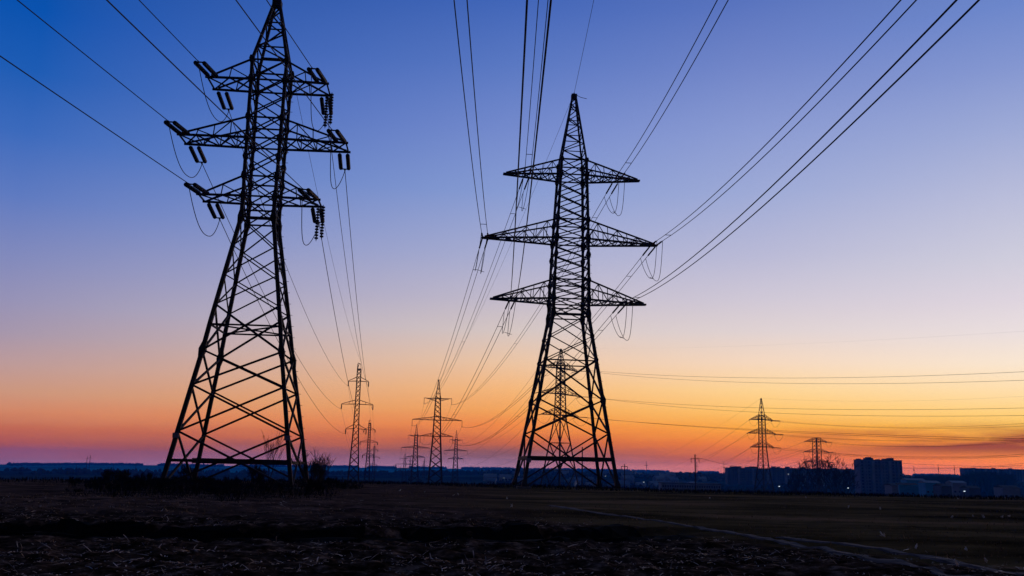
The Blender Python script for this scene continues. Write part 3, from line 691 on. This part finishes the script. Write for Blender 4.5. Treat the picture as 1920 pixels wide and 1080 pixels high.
# its lines: away to the single wide pylon at left, and off to the right
W7 = wides[3]
rng2 = random.Random(5)
ends_r = {(0,-1): ((1300,706,250),(1920,697,170)), (0,1): ((1400,717,250),(1920,713,170)), (1,-1): ((1400,764,250),(1920,765,170)), (1,1): ((1400,772,250),(1920,779,170)), (2,-1): ((1430,806,250),(1920,823,170)), (2,1): ((1430,808,250),(1920,827,170))}
def through(p0, mid, end, ext, n=36):
    "parabola in space from p0 through mid and end, carried on past end"
    p0 = Vector(p0); e_ = Vector(end); d = e_-p0; L_ = math.hypot(d.x, d.y); m_ = Vector(mid); sm_ = ((m_.x-p0.x)*d.x+(m_.y-p0.y)*d.y)/L_
    s1_, z1_, s2_, z2_ = sm_, m_.z-p0.z, L_, e_.z-p0.z
    a_ = (z2_/s2_ - z1_/s1_)/(s2_-s1_); b_ = z1_/s1_ - a_*s1_
    return [p0 + Vector((d.x, d.y, 0))*(q/L_) + Vector((0, 0, a_*q*q+b_*q)) for q in [L_*ext*k/n for k in range(n+1)]]
def midpt(p0, e_, px, py):
    "point on the vertical plane of p0 and e_ seen at px, py"
    p0 = Vector(p0); e_ = Vector(e_); nrm = (e_-p0).cross(Vector((0,0,1))); d = ray(px, py); o_ = Vector((0,0,EYE))
    return o_ + d*((p0-o_).dot(nrm)/d.dot(nrm))
for (lv, s_), (mp_, ep_) in ends_r.items():
    ar, loc = att8[lv, s_]; dirR = M8i.to_3x3() @ Vector((0.93,-0.36,-0.04)); dirL = M8i.to_3x3() @ Vector((-0.5,0.86,-0.07))
    e1 = string(ar, loc, dirR, 0.3, 2.8, 0.13, 0.4, 12, 0.6, 0.04); e2 = string(ar, loc, dirL, 0.3, 2.8, 0.13, 0.4, 12, 0.6, 0.04)
    jumper(ar, e1, e2, 2.6, 0.04)
    p0 = M8 @ e1; e_ = at(*ep_); m_ = midpt(p0, e_, mp_[0], mp_[1])
    wire('power_line', through(p0, m_, e_, 1.25), 0.034, f'{lev_names[lv]} {"near" if s_<0 else "far"} wire crossing the orange sky from behind the tallest pylon', group='conductors crossing the sky at right')
    q_ = wide_att(*W7[:6], lv, s_)
    wire('power_line', catenary(M8 @ e2, q_, 9.5, 30), 0.035, f'{lev_names[lv]} {"left" if s_<0 else "right"} wire sagging from behind the tallest pylon to the lone wide armed pylon', group='conductors behind the tallest pylon')
p0 = M8 @ Vector((0,0,H)); e_ = at(1920, 621, 170)
wire('ground_wire', through(p0, midpt(p0, e_, 1350, 650), e_, 1.25), 0.006, 'faint earth wire high over the right side from behind the tallest pylon', group='earth wires')

# ---- right: corner-on pylon and flat-topped pylon
X, Y, z0, H = place(1431, 747, 1432, 400); yw = 0.785+math.atan2(X, Y)*-1
l9 = rows(z0, H, 400, 890, ((925,21),(873,9.6),(838,6.6),(789,6.0),(781,5.6)), 1.41); l9[0] = (0, l9[0][1]*1.05)
f9 = [(1.6+(890-y)/FPX*400-z0)/H for y in (789,814,839)]
t9, att9 = tension_pylon(X, Y, z0, H, 1.0, yw, 'dark pylon standing alone right of centre in front of the long apartment block', fr=f9, al=(6.6,8.2,6.6), lv_px=l9, bw=0.15)
M9 = Matrix.Translation((X, Y, z0)) @ Matrix.Rotation(yw, 4, 'Z'); M9i = M9.inverted()
lefts9 = {(0,-1):(1180,868,1500),(0,1):(1165,874,1500),(1,-1):(1190,876,1500),(1,1):(1210,872,1500),(2,-1):(1230,878,1500),(2,1):(1250,880,1500)}
rights9 = {(0,-1):(1920,799,330),(0,1):(1920,794,330),(1,-1):(1920,822,330),(1,1):(1920,817,330),(2,-1):(1920,855,330),(2,1):(1920,852,330)}
def line_ends(M, Mi, att, lefts, rights, tagname, rr=0.04, sagl=18, sagr=2.0, grp=''):
    for key in att:
        ar, loc = att[key]; lv, s_ = key
        w = M @ loc; tl = at(*lefts[key]); tr_ = at(*rights[key])
        for dst, sg, nm in ((tl, sagl, 'left'), (tr_, sagr, 'right')):
            d = (dst-w).normalized(); d.z -= 0.03; dl = Mi.to_3x3() @ d
            e_ = string(ar, loc, dl, 0.2, 3.2, 0.20, 0.3, 12, 0.85, 0.05)
            if nm == 'left': el_ = e_
            else: er_ = e_
            wire('power_line', catenary(M @ e_, dst, sg, 26), rr, f'{lev_names[lv]} {"near" if s_<0 else "far"} wire leaving {tagname} to the {nm}', group=grp)
        jumper(ar, el_, er_, 2.6, 0.045)
line_ends(M9, M9i, att9, lefts9, rights9, 'the lone pylon right of centre', grp='conductors of the lone pylon')
p0 = M9 @ Vector((0,0,H))
wire('ground_wire', catenary(p0, at(1160, 862, 1500), 14, 24), 0.03, 'faint earth wire falling leftwards from the tip of the lone pylon', group='earth wires')
wire('ground_wire', catenary(p0, at(1920, 743, 330), 1.5, 20), 0.014, 'faint earth wire running right from the tip of the lone pylon', group='earth wires')
X, Y, z0, H = place(1534, 821, 1534, 520); yw = 0.7-math.atan2(X, Y)
l10 = rows(z0, H, 520, 892, ((925,17),(885,9.5),(866,8.0),(848,7.6),(829,7.4),(821,7.4)), 1.4); l10 = [(0, l10[0][1])] + l10[1:-1] + [(1.0, l10[-1][1])]
f10 = [(1.6+(892-y)/FPX*520-z0)/H for y in (829,848,866)]
t10, att10 = tension_pylon(X, Y, z0, H, 1.0, yw, 'flat topped pylon rising behind bare trees left of the tall apartment block', peak_on=False, fr=f10, al=(7.6,8.8,7.6), lv_px=l10, bw=0.16)
M10 = Matrix.Translation((X, Y, z0)) @ Matrix.Rotation(yw, 4, 'Z'); M10i = M10.inverted()
lefts10 = {k: (v[0]+70, v[1]+2, 1700) for k, v in lefts9.items()}
rights10 = {(0,-1):(1920,829,420),(0,1):(1920,826,420),(1,-1):(1920,855,420),(1,1):(1920,851,420),(2,-1):(1920,872,420),(2,1):(1920,869,420)}
line_ends(M10, M10i, att10, lefts10, rights10, 'the flat topped pylon', 0.05, 14, 2.5, grp='conductors of the flat topped pylon')

# ---- concrete poles with bent arms, and far slender poles
def pole(px_top, py_top, px_base, D, arms_, r, label, group=None):
    X, Y, z0, H = place(px_top, py_top, px_base, D); root = empty('power_pole', (X, Y, z0)); tag(root, label, 'pole', group)
    MB().tube([(0,0,-1),(0,0,H*0.5),(0,0,H)], r, 8, [r*1.25, r*1.05, r*0.8]).build('mast', CONC if False else STEEL, root)
    for f_, a_ in arms_:
        m = MB(); z = H*f_; m.bar((-a_, 0, z), (a_, 0, z), 0.2*min(D, 900)/300); ar = m.build('crossarm', STEEL, root)
        for s_ in (-1, 1): string(ar, (s_*a_, 0, z), (0,0,-1), 0.02, 1.2 if D < 500 else 1.0, 0.11*min(D,500)/300, 0.05, 5, 0.7, 0.05)
    return root, X, Y, z0, H
pp = pole(1304, 852, 1304, 290, ((0.92,1.25),(0.66,1.75)), 0.22, 'dark two armed concrete pole with drooping insulators left of the long apartment block')
p2 = pole(1172, 870, 1171, 330, ((0.94,1.1),), 0.16, 'short single armed pole just right of the tallest pylon')
p3 = pole(1092, 838, 1091.5, 330, ((0.80,1.5),(0.50,1.9),), 0.24, 'narrow armed mast seen between the legs of the tallest pylon')
for (px, py, D, lb, ar_) in ((1212,864,1500,'faint slender mast on the horizon right of the short single armed pole', ((0.7,3),)), (1307,866,1500,'faint slender mast directly behind the two armed pole', ((0.7,3),)), (1358,865,1500,'faint slender mast just left of the long apartment block', ((0.6,2),)),
        (1715,873,1000,'leftmost of the three thin poles right of the tall apartment block', ((0.85,0.6),)), (1761,871,1000,'middle of the three thin poles right of the tall apartment block', ((0.85,0.6),)), (1791,871,1000,'rightmost of the three thin poles beyond the tall apartment block', ((0.85,0.6),)),
        (159,855,1500,'left one of two faint masts on the far left horizon', ((0.85,1.6),(0.6,1.9))), (164.5,853,1500,'right one of two faint masts on the far left horizon', ((0.85,1.6),(0.6,1.9))), (140.5,868,2000,'tiny mast left of the two faint masts on the far left horizon', ((0.6,3),)),
        (252,869,2200,'tiny pole on the far left horizon nearest the big left pylon', ((0.7,3),)), (210,869,2200,'tiny pole on the left horizon between the two faint masts and the big left pylon', ((0.7,3),))):
    pole(px, py, px, D, ar_, 0.24*D/900, lb, 'thin masts on the horizon')
wire('power_line', catenary(at(1308,858,290), at(1500,861,700), 5, 20), 0.05, 'thin service wire from the two armed pole to the right', group='service wires')
wire('power_line', catenary(at(1692,869,1000), at(1960,876,1000), 1, 20), 0.14, 'thin wire strung over the three thin poles right of the tall block', group='service wires')

# ------------------------------------------------------------------ buildings in the valley
def face_windows(root, X0, Z0, cols, rows, dx, dz, w_, h_, yf, limit=100):
    cells = [(c, r) for r in range(rows) for c in range(cols)]
    first = None; rest = MB()
    # largest share as parts, what is left as one
    for k, (c, r) in enumerate(cells):
        p = (X0+dx*(c+0.5), yf, Z0+dz*(r+0.5))
        if k < limit:
            if first is None:
                o = MB().box((0,0,0), w_, 0.12, h_).build('window', WIN, root); first = o
            else:
                o = first.copy(); COL.objects.link(o); o.parent = root
            o.location = p
        else: rest.box(p, w_, 0.12, h_)
    if rest.v: tag(rest.build('window', WIN, root), kind='stuff')
def block(pxl, pxr, ytop, D, label, wall, depth=14, roofs=(), cols=12, rows=9, yaw=0.0, base=-16, floor=3.0, balc=0, win=True, limit=100, group=None):
    A_ = at(pxl, ytop, D); B_ = at(pxr, ytop, D); W = (B_.x-A_.x)/math.cos(yaw); cx = (A_.x+B_.x)/2
    z0 = gz(cx, D); top = (A_.z+B_.z)/2; H = top-z0
    root = empty('apartment_building' if floor < 4 else 'industrial_building', (cx, D+depth/2, z0), yaw)
    tag(root, label, 'building', group)
    MB().box((0,0,H/2-3), W, depth, H+6).build('wall', wall, root)
    m = MB().box((0,0,H+0.2), W+0.7, depth+0.7, 0.4); rf = m.build('roof', ROOFM, root)
    for (f_, ww, hh) in roofs:
        MB().box((W*(f_-0.5), 0, H+0.4+hh/2), ww, depth*0.5, hh).build('stairhead', ROOFM, rf)
    nr = min(rows, int((H-1)/floor)); dz = floor; z1 = H-0.6-nr*dz
    if win: face_windows(root, -W/2+0.4, z1, cols, nr, (W-0.8)/cols, dz, (W-0.8)/cols*0.48, dz*0.5, -depth/2-0.03, limit)
    for k in range(balc):
        xb = -W/2 + W*(k+0.5)/balc; MB().box((xb, -depth/2-0.5, H/2), W/balc*0.3, 1.0, H-1.5).build('balcony_stack', WALLP if k % 2 else wall, root)
    return root, W, H
block(1612, 1691, 863, 900, 'tall dark apartment block with two rooftop stairheads, tallest building on the skyline', WALLB, 16, ((0.28,7,1.7),(0.28,3,2.6),(0.74,9,1.3),(0.8,4,2.2),(0.04,2,0.8),(0.5,1.5,0.8)), 12, 11, 0.0, balc=5)
block(1364, 1446, 878, 1150, 'long apartment block at left end with raised stairheads behind the lone pylon', WALLM, 14, ((0.18,9,1.6),(0.30,4,1.9),(0.55,12,1.5),(0.62,8,2.0)), 20, 5, 0.0, balc=6)
block(1447, 1602, 879, 1160, 'long apartment block with flat roof and square stairheads behind the bare trees', WALLM, 14, ((0.04,4,1.6),(0.10,3,1.2),(0.21,4,1.7),(0.40,3,1.5),(0.59,3.5,1.6),(0.78,4,1.5),(0.96,4,0.9)), 34, 5, 0.0, balc=9)
block(1808, 1990, 880, 1350, 'long apartment block with pale vertical balconies at the right edge', WALLM, 14, ((0.12,3,0.8),(0.325,3,1.2),(0.50,3,1.2),(0.75,3,1.2)), 30, 6, 0.0, balc=16)
block(1240, 1352, 907, 620, 'long low pale building in the valley right of the tallest pylon', WALLP, 12, (), 24, 2, 0.0, floor=2.6)
for (l_, r_2, y_, D, lb, wl_, rm) in ((1672,1684,910,520,'small pale shed at the foot of the tall block',WALLP,0), (1686,1722,909,540,'low blue sheet metal shed right of the tall block',WALLT,0), (1735,1763,905,560,'blue sheet metal shed with pale roof in the middle of the yards',WALLT,1),
        (1765,1784,911,500,'dull brown low shed between the blue sheds and the pale roofed hall',WALLM,0), (1786,1812,905,600,'low hall with bright pale roof left of the right apartment block',WALLP,1), (1880,1912,914,520,'pale low house near the right edge',WALLP,0), (1816,1838,915,520,'low grey building under the right apartment block',WALLM,0), (1700,1735,900,640,'long teal roofed store behind the blue shed',WALLT,1)):
    A_ = at(l_, y_, D); B_ = at(r_2, y_, D); W = B_.x-A_.x; cx = (A_.x+B_.x)/2; z0 = gz(cx, D); H = max(2.5, A_.z-z0)
    root = empty('shed', (cx, D+5, z0)); tag(root, lb, 'shed')
    MB().box((0,0,H/2-1.5), W, 10, H+3).build('wall', wl_, root)
    v = [(-W/2-.3,-5.3,H+.02),(W/2+.3,-5.3,H+.02),(W/2+.3,5.3,H+.02),(-W/2-.3,5.3,H+.02),(-W/2-.3,0,H+1.3),(W/2+.3,0,H+1.3)]
    m = MB(); m.v = v; m.f = [(0,1,5,4),(2,3,4,5),(3,0,4),(1,2,5),(3,2,1,0)]; m.build('roof', ROOFP if rm else ROOFM, root)
    w0 = MB().box((0,0,0), 1.2, 0.1, 1.0).build('window', WIN, root); w0.location = (-W*0.35, -5.06, H*0.6)
    for k in range(1, max(2, int(W/3.2))):
        o = w0.copy(); COL.objects.link(o); o.parent = root; o.location = (-W*0.35+k*3.0 if -W*0.35+k*3.0 < W*0.42 else W*0.4, -5.06, H*0.6)
        if -W*0.35+k*3.0 >= W*0.42: break
# scattered village houses on the far slope
def house_proto():
    root = empty('house', (0,0,0)); MB().box((0,0,1.2), 11, 8, 5.6).build('wall', WALLP, root)
    m = MB(); m.v = [(-6,-4.5,4.02),(6,-4.5,4.02),(6,4.5,4.02),(-6,4.5,4.02),(-6,0,7),(6,0,7)]; m.f = [(0,1,5,4),(2,3,4,5),(3,0,4),(1,2,5),(3,2,1,0)]
    rf = m.build('roof', ROOFP, root); MB().box((2.5,1.2,6.6), 0.9, 0.9, 2).build('chimney', WALLM, rf)
    for k in (-3, 0, 3):
        MB().box((k, -4.05, 2.0), 1.3, 0.1, 1.4).build('window', WIN, root)
    return root
hp = house_proto(); cnt = 0
for k in range(900):
    if cnt >= 64: break
    px = rng.uniform(905, 1380) if k % 4 else rng.uniform(1640, 1900); D = rng.uniform(880, 1700); x = (px-960)/1700*D
    # keep what can be seen over the crest of the field
    if cnt == 0: o = hp
    else: o = copy_tree(hp)
    o.location = (x, D, gz(x, D)); o.rotation_euler.z = rng.uniform(-0.6, 0.6); o.scale = (rng.uniform(.7, 1.3),)*3
    tag(o, 'small pale village house on the hazy far slope among trees', 'house', 'village houses on the far slope'); cnt += 1

# ------------------------------------------------------------------ trees
def grow(mbt, mbc, p, d, L_, r, depth, spread, rg, first=True, curve=0.1, up=0.1, minr=0.012):
    pts = [Vector(p)]; rs2 = [r]; n = 4; dd = Vector(d).normalized()
    for k in range(n):
        dd = (dd + Vector((rg.gauss(0,curve), rg.gauss(0,curve), rg.gauss(0,curve)+up*0.3))).normalized()
        pts.append(pts[-1]+dd*L_/n); rs2.append(max(minr, r*(1-0.45*(k+1)/n)))
    (mbt if first else mbc).tube(pts, r, 5 if first else 3, rs2)
    if depth <= 0: return
    nb = rg.choice((3,3,4)) if not first else 5
    for k in range(nb):
        f_ = rg.uniform(0.35, 1.0); i_ = min(n-1, int(f_*n)); q = pts[i_].lerp(pts[i_+1], f_*n-i_ if f_ < 1 else 1)
        ax = Vector((rg.gauss(0,1), rg.gauss(0,1), rg.gauss(0,0.5))).normalized()
        nd = (dd + ax*spread + Vector((0,0,up))).normalized()
        grow(mbt, mbc, q, nd, L_*rg.uniform(0.55,0.8), max(minr, r*0.5*rg.uniform(.8,1.1)), depth-1, spread, rg, False, curve*1.2, up, minr)
def tree(X, Y, H, label, seed, depth=5, spread=0.75, r=0.16, stems=1, up=0.12, minr=0.012, name='bare_tree', z=None, cat='tree', tl=0.36):
    z0 = gz(X, Y) if z is None else z; root = empty(name, (X, Y, z0)); rg = random.Random(seed); tag(root, label, cat)
    mt, mc = MB(), MB()
    for s_ in range(stems):
        a_ = rg.uniform(0, 6.28); k_ = 0.0 if stems == 1 else rg.uniform(0.1, 0.55)
        grow(mt, mc, (rg.gauss(0,.05)*stems, rg.gauss(0,.05)*stems, -0.3), (math.cos(a_)*k_, math.sin(a_)*k_, 1), H*tl, r, depth, spread, rg, True, 0.07, up, minr)
    zmax = max(v[2] for v in mc.v); k_ = H/zmax
    for m in (mt, mc): m.v = [(v[0]*k_, v[1]*k_, v[2]*k_) for v in m.v]
    mt.build('trunk', BARK, root); mc.build('crown', TWIG, root); return root
def tpos(px, D): return (px-960)/1700*D/1.0
for (px, pyt, D, lb, sd_, sp_) in ((1520,853,430,'bare leaning tree left of the flat topped pylon',31,0.9), (1562,845,440,'tall bare tree just right of the flat topped pylon',32,0.8), (1590,859,450,'bare tree in front of the left corner of the tall block',33,0.85), (1500,884,460,'low bare tree left of the leaning bare tree',34,0.9)):
    T_ = at(px, pyt, D); x = T_.x; z0 = gz(x, D); tree(x, D, T_.z-z0, lb, sd_, 4, sp_, 0.26, 2, 0.2, 0.055, tl=0.33)
T_ = at(612, 858, 62); B_ = at(613, 935, 62)
tree(T_.x, 60, 1.9+0.9, 'dense bare bush beside the right foot of the big left pylon', 41, 4, 0.55, 0.022, 4, 0.25, 0.006, 'bare_bush', cat='bush', tl=0.34)
T_ = at(513, 800, 78); tree(T_.x, 78, T_.z-gz(T_.x, 78), 'thin bare sapling seen between the legs of the big left pylon', 42, 3, 0.30, 0.03, 2, 0.3, 0.007, 'bare_sapling', cat='tree')
T_ = at(590, 862, 68); tree(T_.x, 68, T_.z-gz(T_.x, 68), 'spindly dead weed stems between the big left pylon and the dense bush', 43, 4, 0.3, 0.02, 4, 0.3, 0.006, 'dead_weed', cat='weed')
T_ = at(362, 868, 74); tree(T_.x, 74, T_.z-gz(T_.x, 74), 'wispy dry weed at the left rear foot of the big left pylon', 44, 4, 0.5, 0.02, 3, 0.2, 0.006, 'dry_weed', cat='weed')
T_ = at(475, 868, 72); tree(T_.x, 72, T_.z-gz(T_.x, 72), 'low bare shrub inside the base of the big left pylon', 45, 4, 0.6, 0.03, 5, 0.15, 0.007, 'bare_bush', cat='bush')
T_ = at(225, 876, 70); tree(T_.x, 70, T_.z-gz(T_.x, 70), 'faint bare shrub left of the scrub patch', 46, 4, 0.6, 0.03, 6, 0.1, 0.007, 'bare_bush', cat='bush')
T_ = at(652, 893, 66); tree(T_.x, 66, T_.z-gz(T_.x, 66), 'small low bush right of the dense bare bush', 47, 4, 0.7, 0.03, 5, 0.1, 0.007, 'bare_bush', cat='bush')
# dark scrub round the left pylon
mb = MB()
for k in range(11000):
    Y_ = rng.uniform(38, 72); px = rng.gauss(415, 125) if rng.random() < 0.6 else rng.uniform(175, 660)
    edge_ = 40 + 4*abs((px-420)/250)**4 + 7*float(vn(px/38, 3.3)) + 4*float(vn(px/11, 8.3))
    if Y_ < edge_: continue
    if px < 175 or px > 665: continue
    X_ = (px-960)/1700*Y_*1.02; ed = min(1, (px-165)/70, (675-px)/60); h = ed*rng.uniform(0.2, 0.9)*(0.75+0.6*float(vn(X_*0.5, Y_*0.35)))*(0.2+0.8*min(1,(Y_-edge_)/9))
    blade(mb, X_, Y_, max(0.06, h*(rng.random()**0.6)), rng.uniform(0.01, 0.04), 0.9)
def shrub(X_, Y_, h, sd_):
    rg = random.Random(sd_); m_ = MB()
    for q in range(5):
        a_ = rg.uniform(0, 6.28); grow(m_, m_, (X_+rg.gauss(0,.2), Y_+rg.gauss(0,.2), gz(X_, Y_)-0.1), (math.cos(a_)*0.5, math.sin(a_)*0.5, 1), h*0.5, 0.012, 3, 0.55, rg, True, 0.1, 0.2, 0.006)
    off = len(mb.v); mb.v += m_.v; mb.f += [tuple(i_+off for i_ in f_) for f_ in m_.f]
for k in range(95):
    px = rng.uniform(178, 660); Y_ = rng.uniform(46, 74); shrub((px-960)/1700*Y_*1.02, Y_, rng.uniform(0.35, 0.95)*(0.8 if px < 270 else 1.0), 300+k)
SCRUB = mat('dark_scrub', (0.006,0.005,0.006), 1.0, (0.014,0.010,0.010), 0.6, spec=0.05)
tag(mb.build('scrub', SCRUB), 'low dark tangled scrub round the feet of the big left pylon', 'scrub', kind='stuff')
# verge of rough growth along the crest of the field
mb = MB()
for k in range(9000):
    azd = rng.uniform(-31, 31); cr_ = float(np.interp(azd, [-40,-29,-22,-12,0,10,20,29,40], [76,76,80,86,93,86,88,98,98])); rr_ = cr_*rng.uniform(0.93, 1.07)
    if azd < -13 and rng.random() < 0.6: continue
    x_, y_ = rr_*math.sin(rad(azd)), rr_*math.cos(rad(azd)); blade(mb, x_, y_, rng.uniform(0.08, 0.34), rng.uniform(0.03, 0.09), 0.5)
tag(mb.build('verge_grass', SCRUB), 'dark rough grass along the far crest of the field', 'grass', kind='stuff')
# woods of the valley and the far ridge
def blob(mb, x, y, z, r, h, rg):
    b = len(mb.v); n = 6; rings = ((0.0,0.35),(0.35,1.0),(0.7,0.8),(0.93,0.35))
    for (zz, k_) in rings:
        for i_ in range(n):
            t_ = 2*math.pi*i_/n + zz; q = r*k_*rg.uniform(0.7,1.25); mb.v.append((x+math.cos(t_)*q, y+math.sin(t_)*q, z-1+(h+1)*zz*rg.uniform(0.93,1.05)))
    mb.v.append((x, y, z+h)); tp_ = len(mb.v)-1
    for ri in range(3):
        for i_ in range(n): mb.f.append((b+ri*n+i_, b+ri*n+(i_+1)%n, b+(ri+1)*n+(i_+1)%n, b+(ri+1)*n+i_))
    for i_ in range(n): mb.f.append((b+3*n+i_, b+3*n+(i_+1)%n, tp_))
mb = MB(); pts_ = []
for k in range(14000):
    azd = rng.uniform(-31, 31); u = rng.random()
    if u < 0.30: r2 = rng.uniform(4250, 4700)
    elif u < 0.62: r2 = rng.uniform(1350, 1800)
    else: r2 = rng.uniform(600, 1500)
    x_, y_ = r2*math.sin(rad(azd)), r2*math.cos(rad(azd))
    nv = float(vn(x_/190+5, y_/230))
    if u >= 0.62 and (nv < 0.02 or azd < 0 and rng.random() < 0.5): continue
    if 0.3 <= u < 0.62 and nv < -0.12: continue
    if u < 0.3 and float(vn(azd*0.9, 4)) < -0.22: continue
    if u >= 0.62 and azd < -1 and rng.random() < 0.93: continue
    if u >= 0.3 and azd < -1 and rng.random() < 0.5: continue
    k_ = 1.0 if r2 < 1500 else 1.3 if r2 < 2000 else 2.2
    pts_.append((x_, y_, rng.uniform(1.3, 3.6)*k_, rng.uniform(2.2, 5.5)*k_))
gg = ground(np.array([p[0] for p in pts_]), np.array([p[1] for p in pts_]), False)
for p_, z_ in zip(pts_, gg): blob(mb, p_[0], p_[1], float(z_), p_[2], p_[3], rng)
tag(mb.build('distant_woods', WOODM), 'dark hazy woods on the slopes of the valley and along the far ridge', 'woods', kind='stuff')
mb = MB()
for k in range(420):     # leafless wood on the rise left of the right-hand block
    px = rng.uniform(1690, 1900); D = rng.uniform(880, 960); top = np.interp(px, [1690,1740,1790,1803,1815,1850,1900], [891,888,888,890,881,878,884]) + rng.gauss(0, 1.5)
    T_ = at(px, top, D); z_ = gz(T_.x, D); h_ = T_.z-z_
    m_ = MB(); grow(m_, m_, (T_.x, D, z_+h_*0.35), (0,0,1), h_*0.3, 0.3, 2, 0.7, rng, True, 0.1, 0.15, 0.12); off = len(mb.v); mb.v += m_.v; mb.f += [tuple(i_+off for i_ in f_) for f_ in m_.f]
    blob(mb, T_.x, D, z_, 3.0, h_*0.72, rng)
tag(mb.build('bare_wood', WOODM), 'leafless wood on the rise between the tall block and the right edge block', 'woods', kind='stuff')

# street lamps glinting in the valley
for (px, py, D, lb) in ((945,896,700,'lit street lamp glinting left of the tallest pylon in the valley'), (1461,912,380,'lit lamp low near the foot of the lone pylon'), (1478,889,700,'lit lamp between the lone pylon and the flat topped one'), (1487,906,520,'bluish lit lamp just left of the bare trees'), (1590,915,430,'lit lamp at the foot of the tall block'), (1808,921,330,'lit lamp below the right edge block'), (1135,893,700,'lit lamp in the village just inside the right leg of the tallest pylon'), (1207,904,560,'lit lamp in the village right of the tallest pylon')):
    T_ = at(px, py, D); z_ = gz(T_.x, D); root = empty('street_lamp', (T_.x, D, z_)); tag(root, lb, 'street lamp')
    h_ = max(3.0, T_.z-z_); MB().tube([(0,0,-1),(0,0,h_)], 0.09, 6).build('post', STEEL, root)
    MB().box((0,-0.15,h_), 0.42, 0.5, 0.22).build('lamp_head', lampm, root)

# ------------------------------------------------------------------ haze in the valley air
zmin = float(gzv.min())-1
m = MB().box((0, 0, (zmin+HAZE_TOP)/2), HAZE_HALF*2, HAZE_HALF*2, HAZE_TOP-zmin)
hz = bpy.data.materials.new('dusk_haze'); hz.use_nodes = True; t = hz.node_tree; t.nodes.clear()
pv = N(t, 'ShaderNodeVolumePrincipled'); pv.inputs['Color'].default_value = (0.01, 0.27, 1.0, 1); pv.inputs['Density'].default_value = HAZE_D; pv.inputs['Anisotropy'].default_value = 0.5
oo = N(t, 'ShaderNodeOutputMaterial'); t.links.new(pv.outputs[0], oo.inputs['Volume'])
ho = m.build('haze', hz); tag(ho, kind='stuff'); ho['label'] = 'thin blue dusk haze lying over the valley'
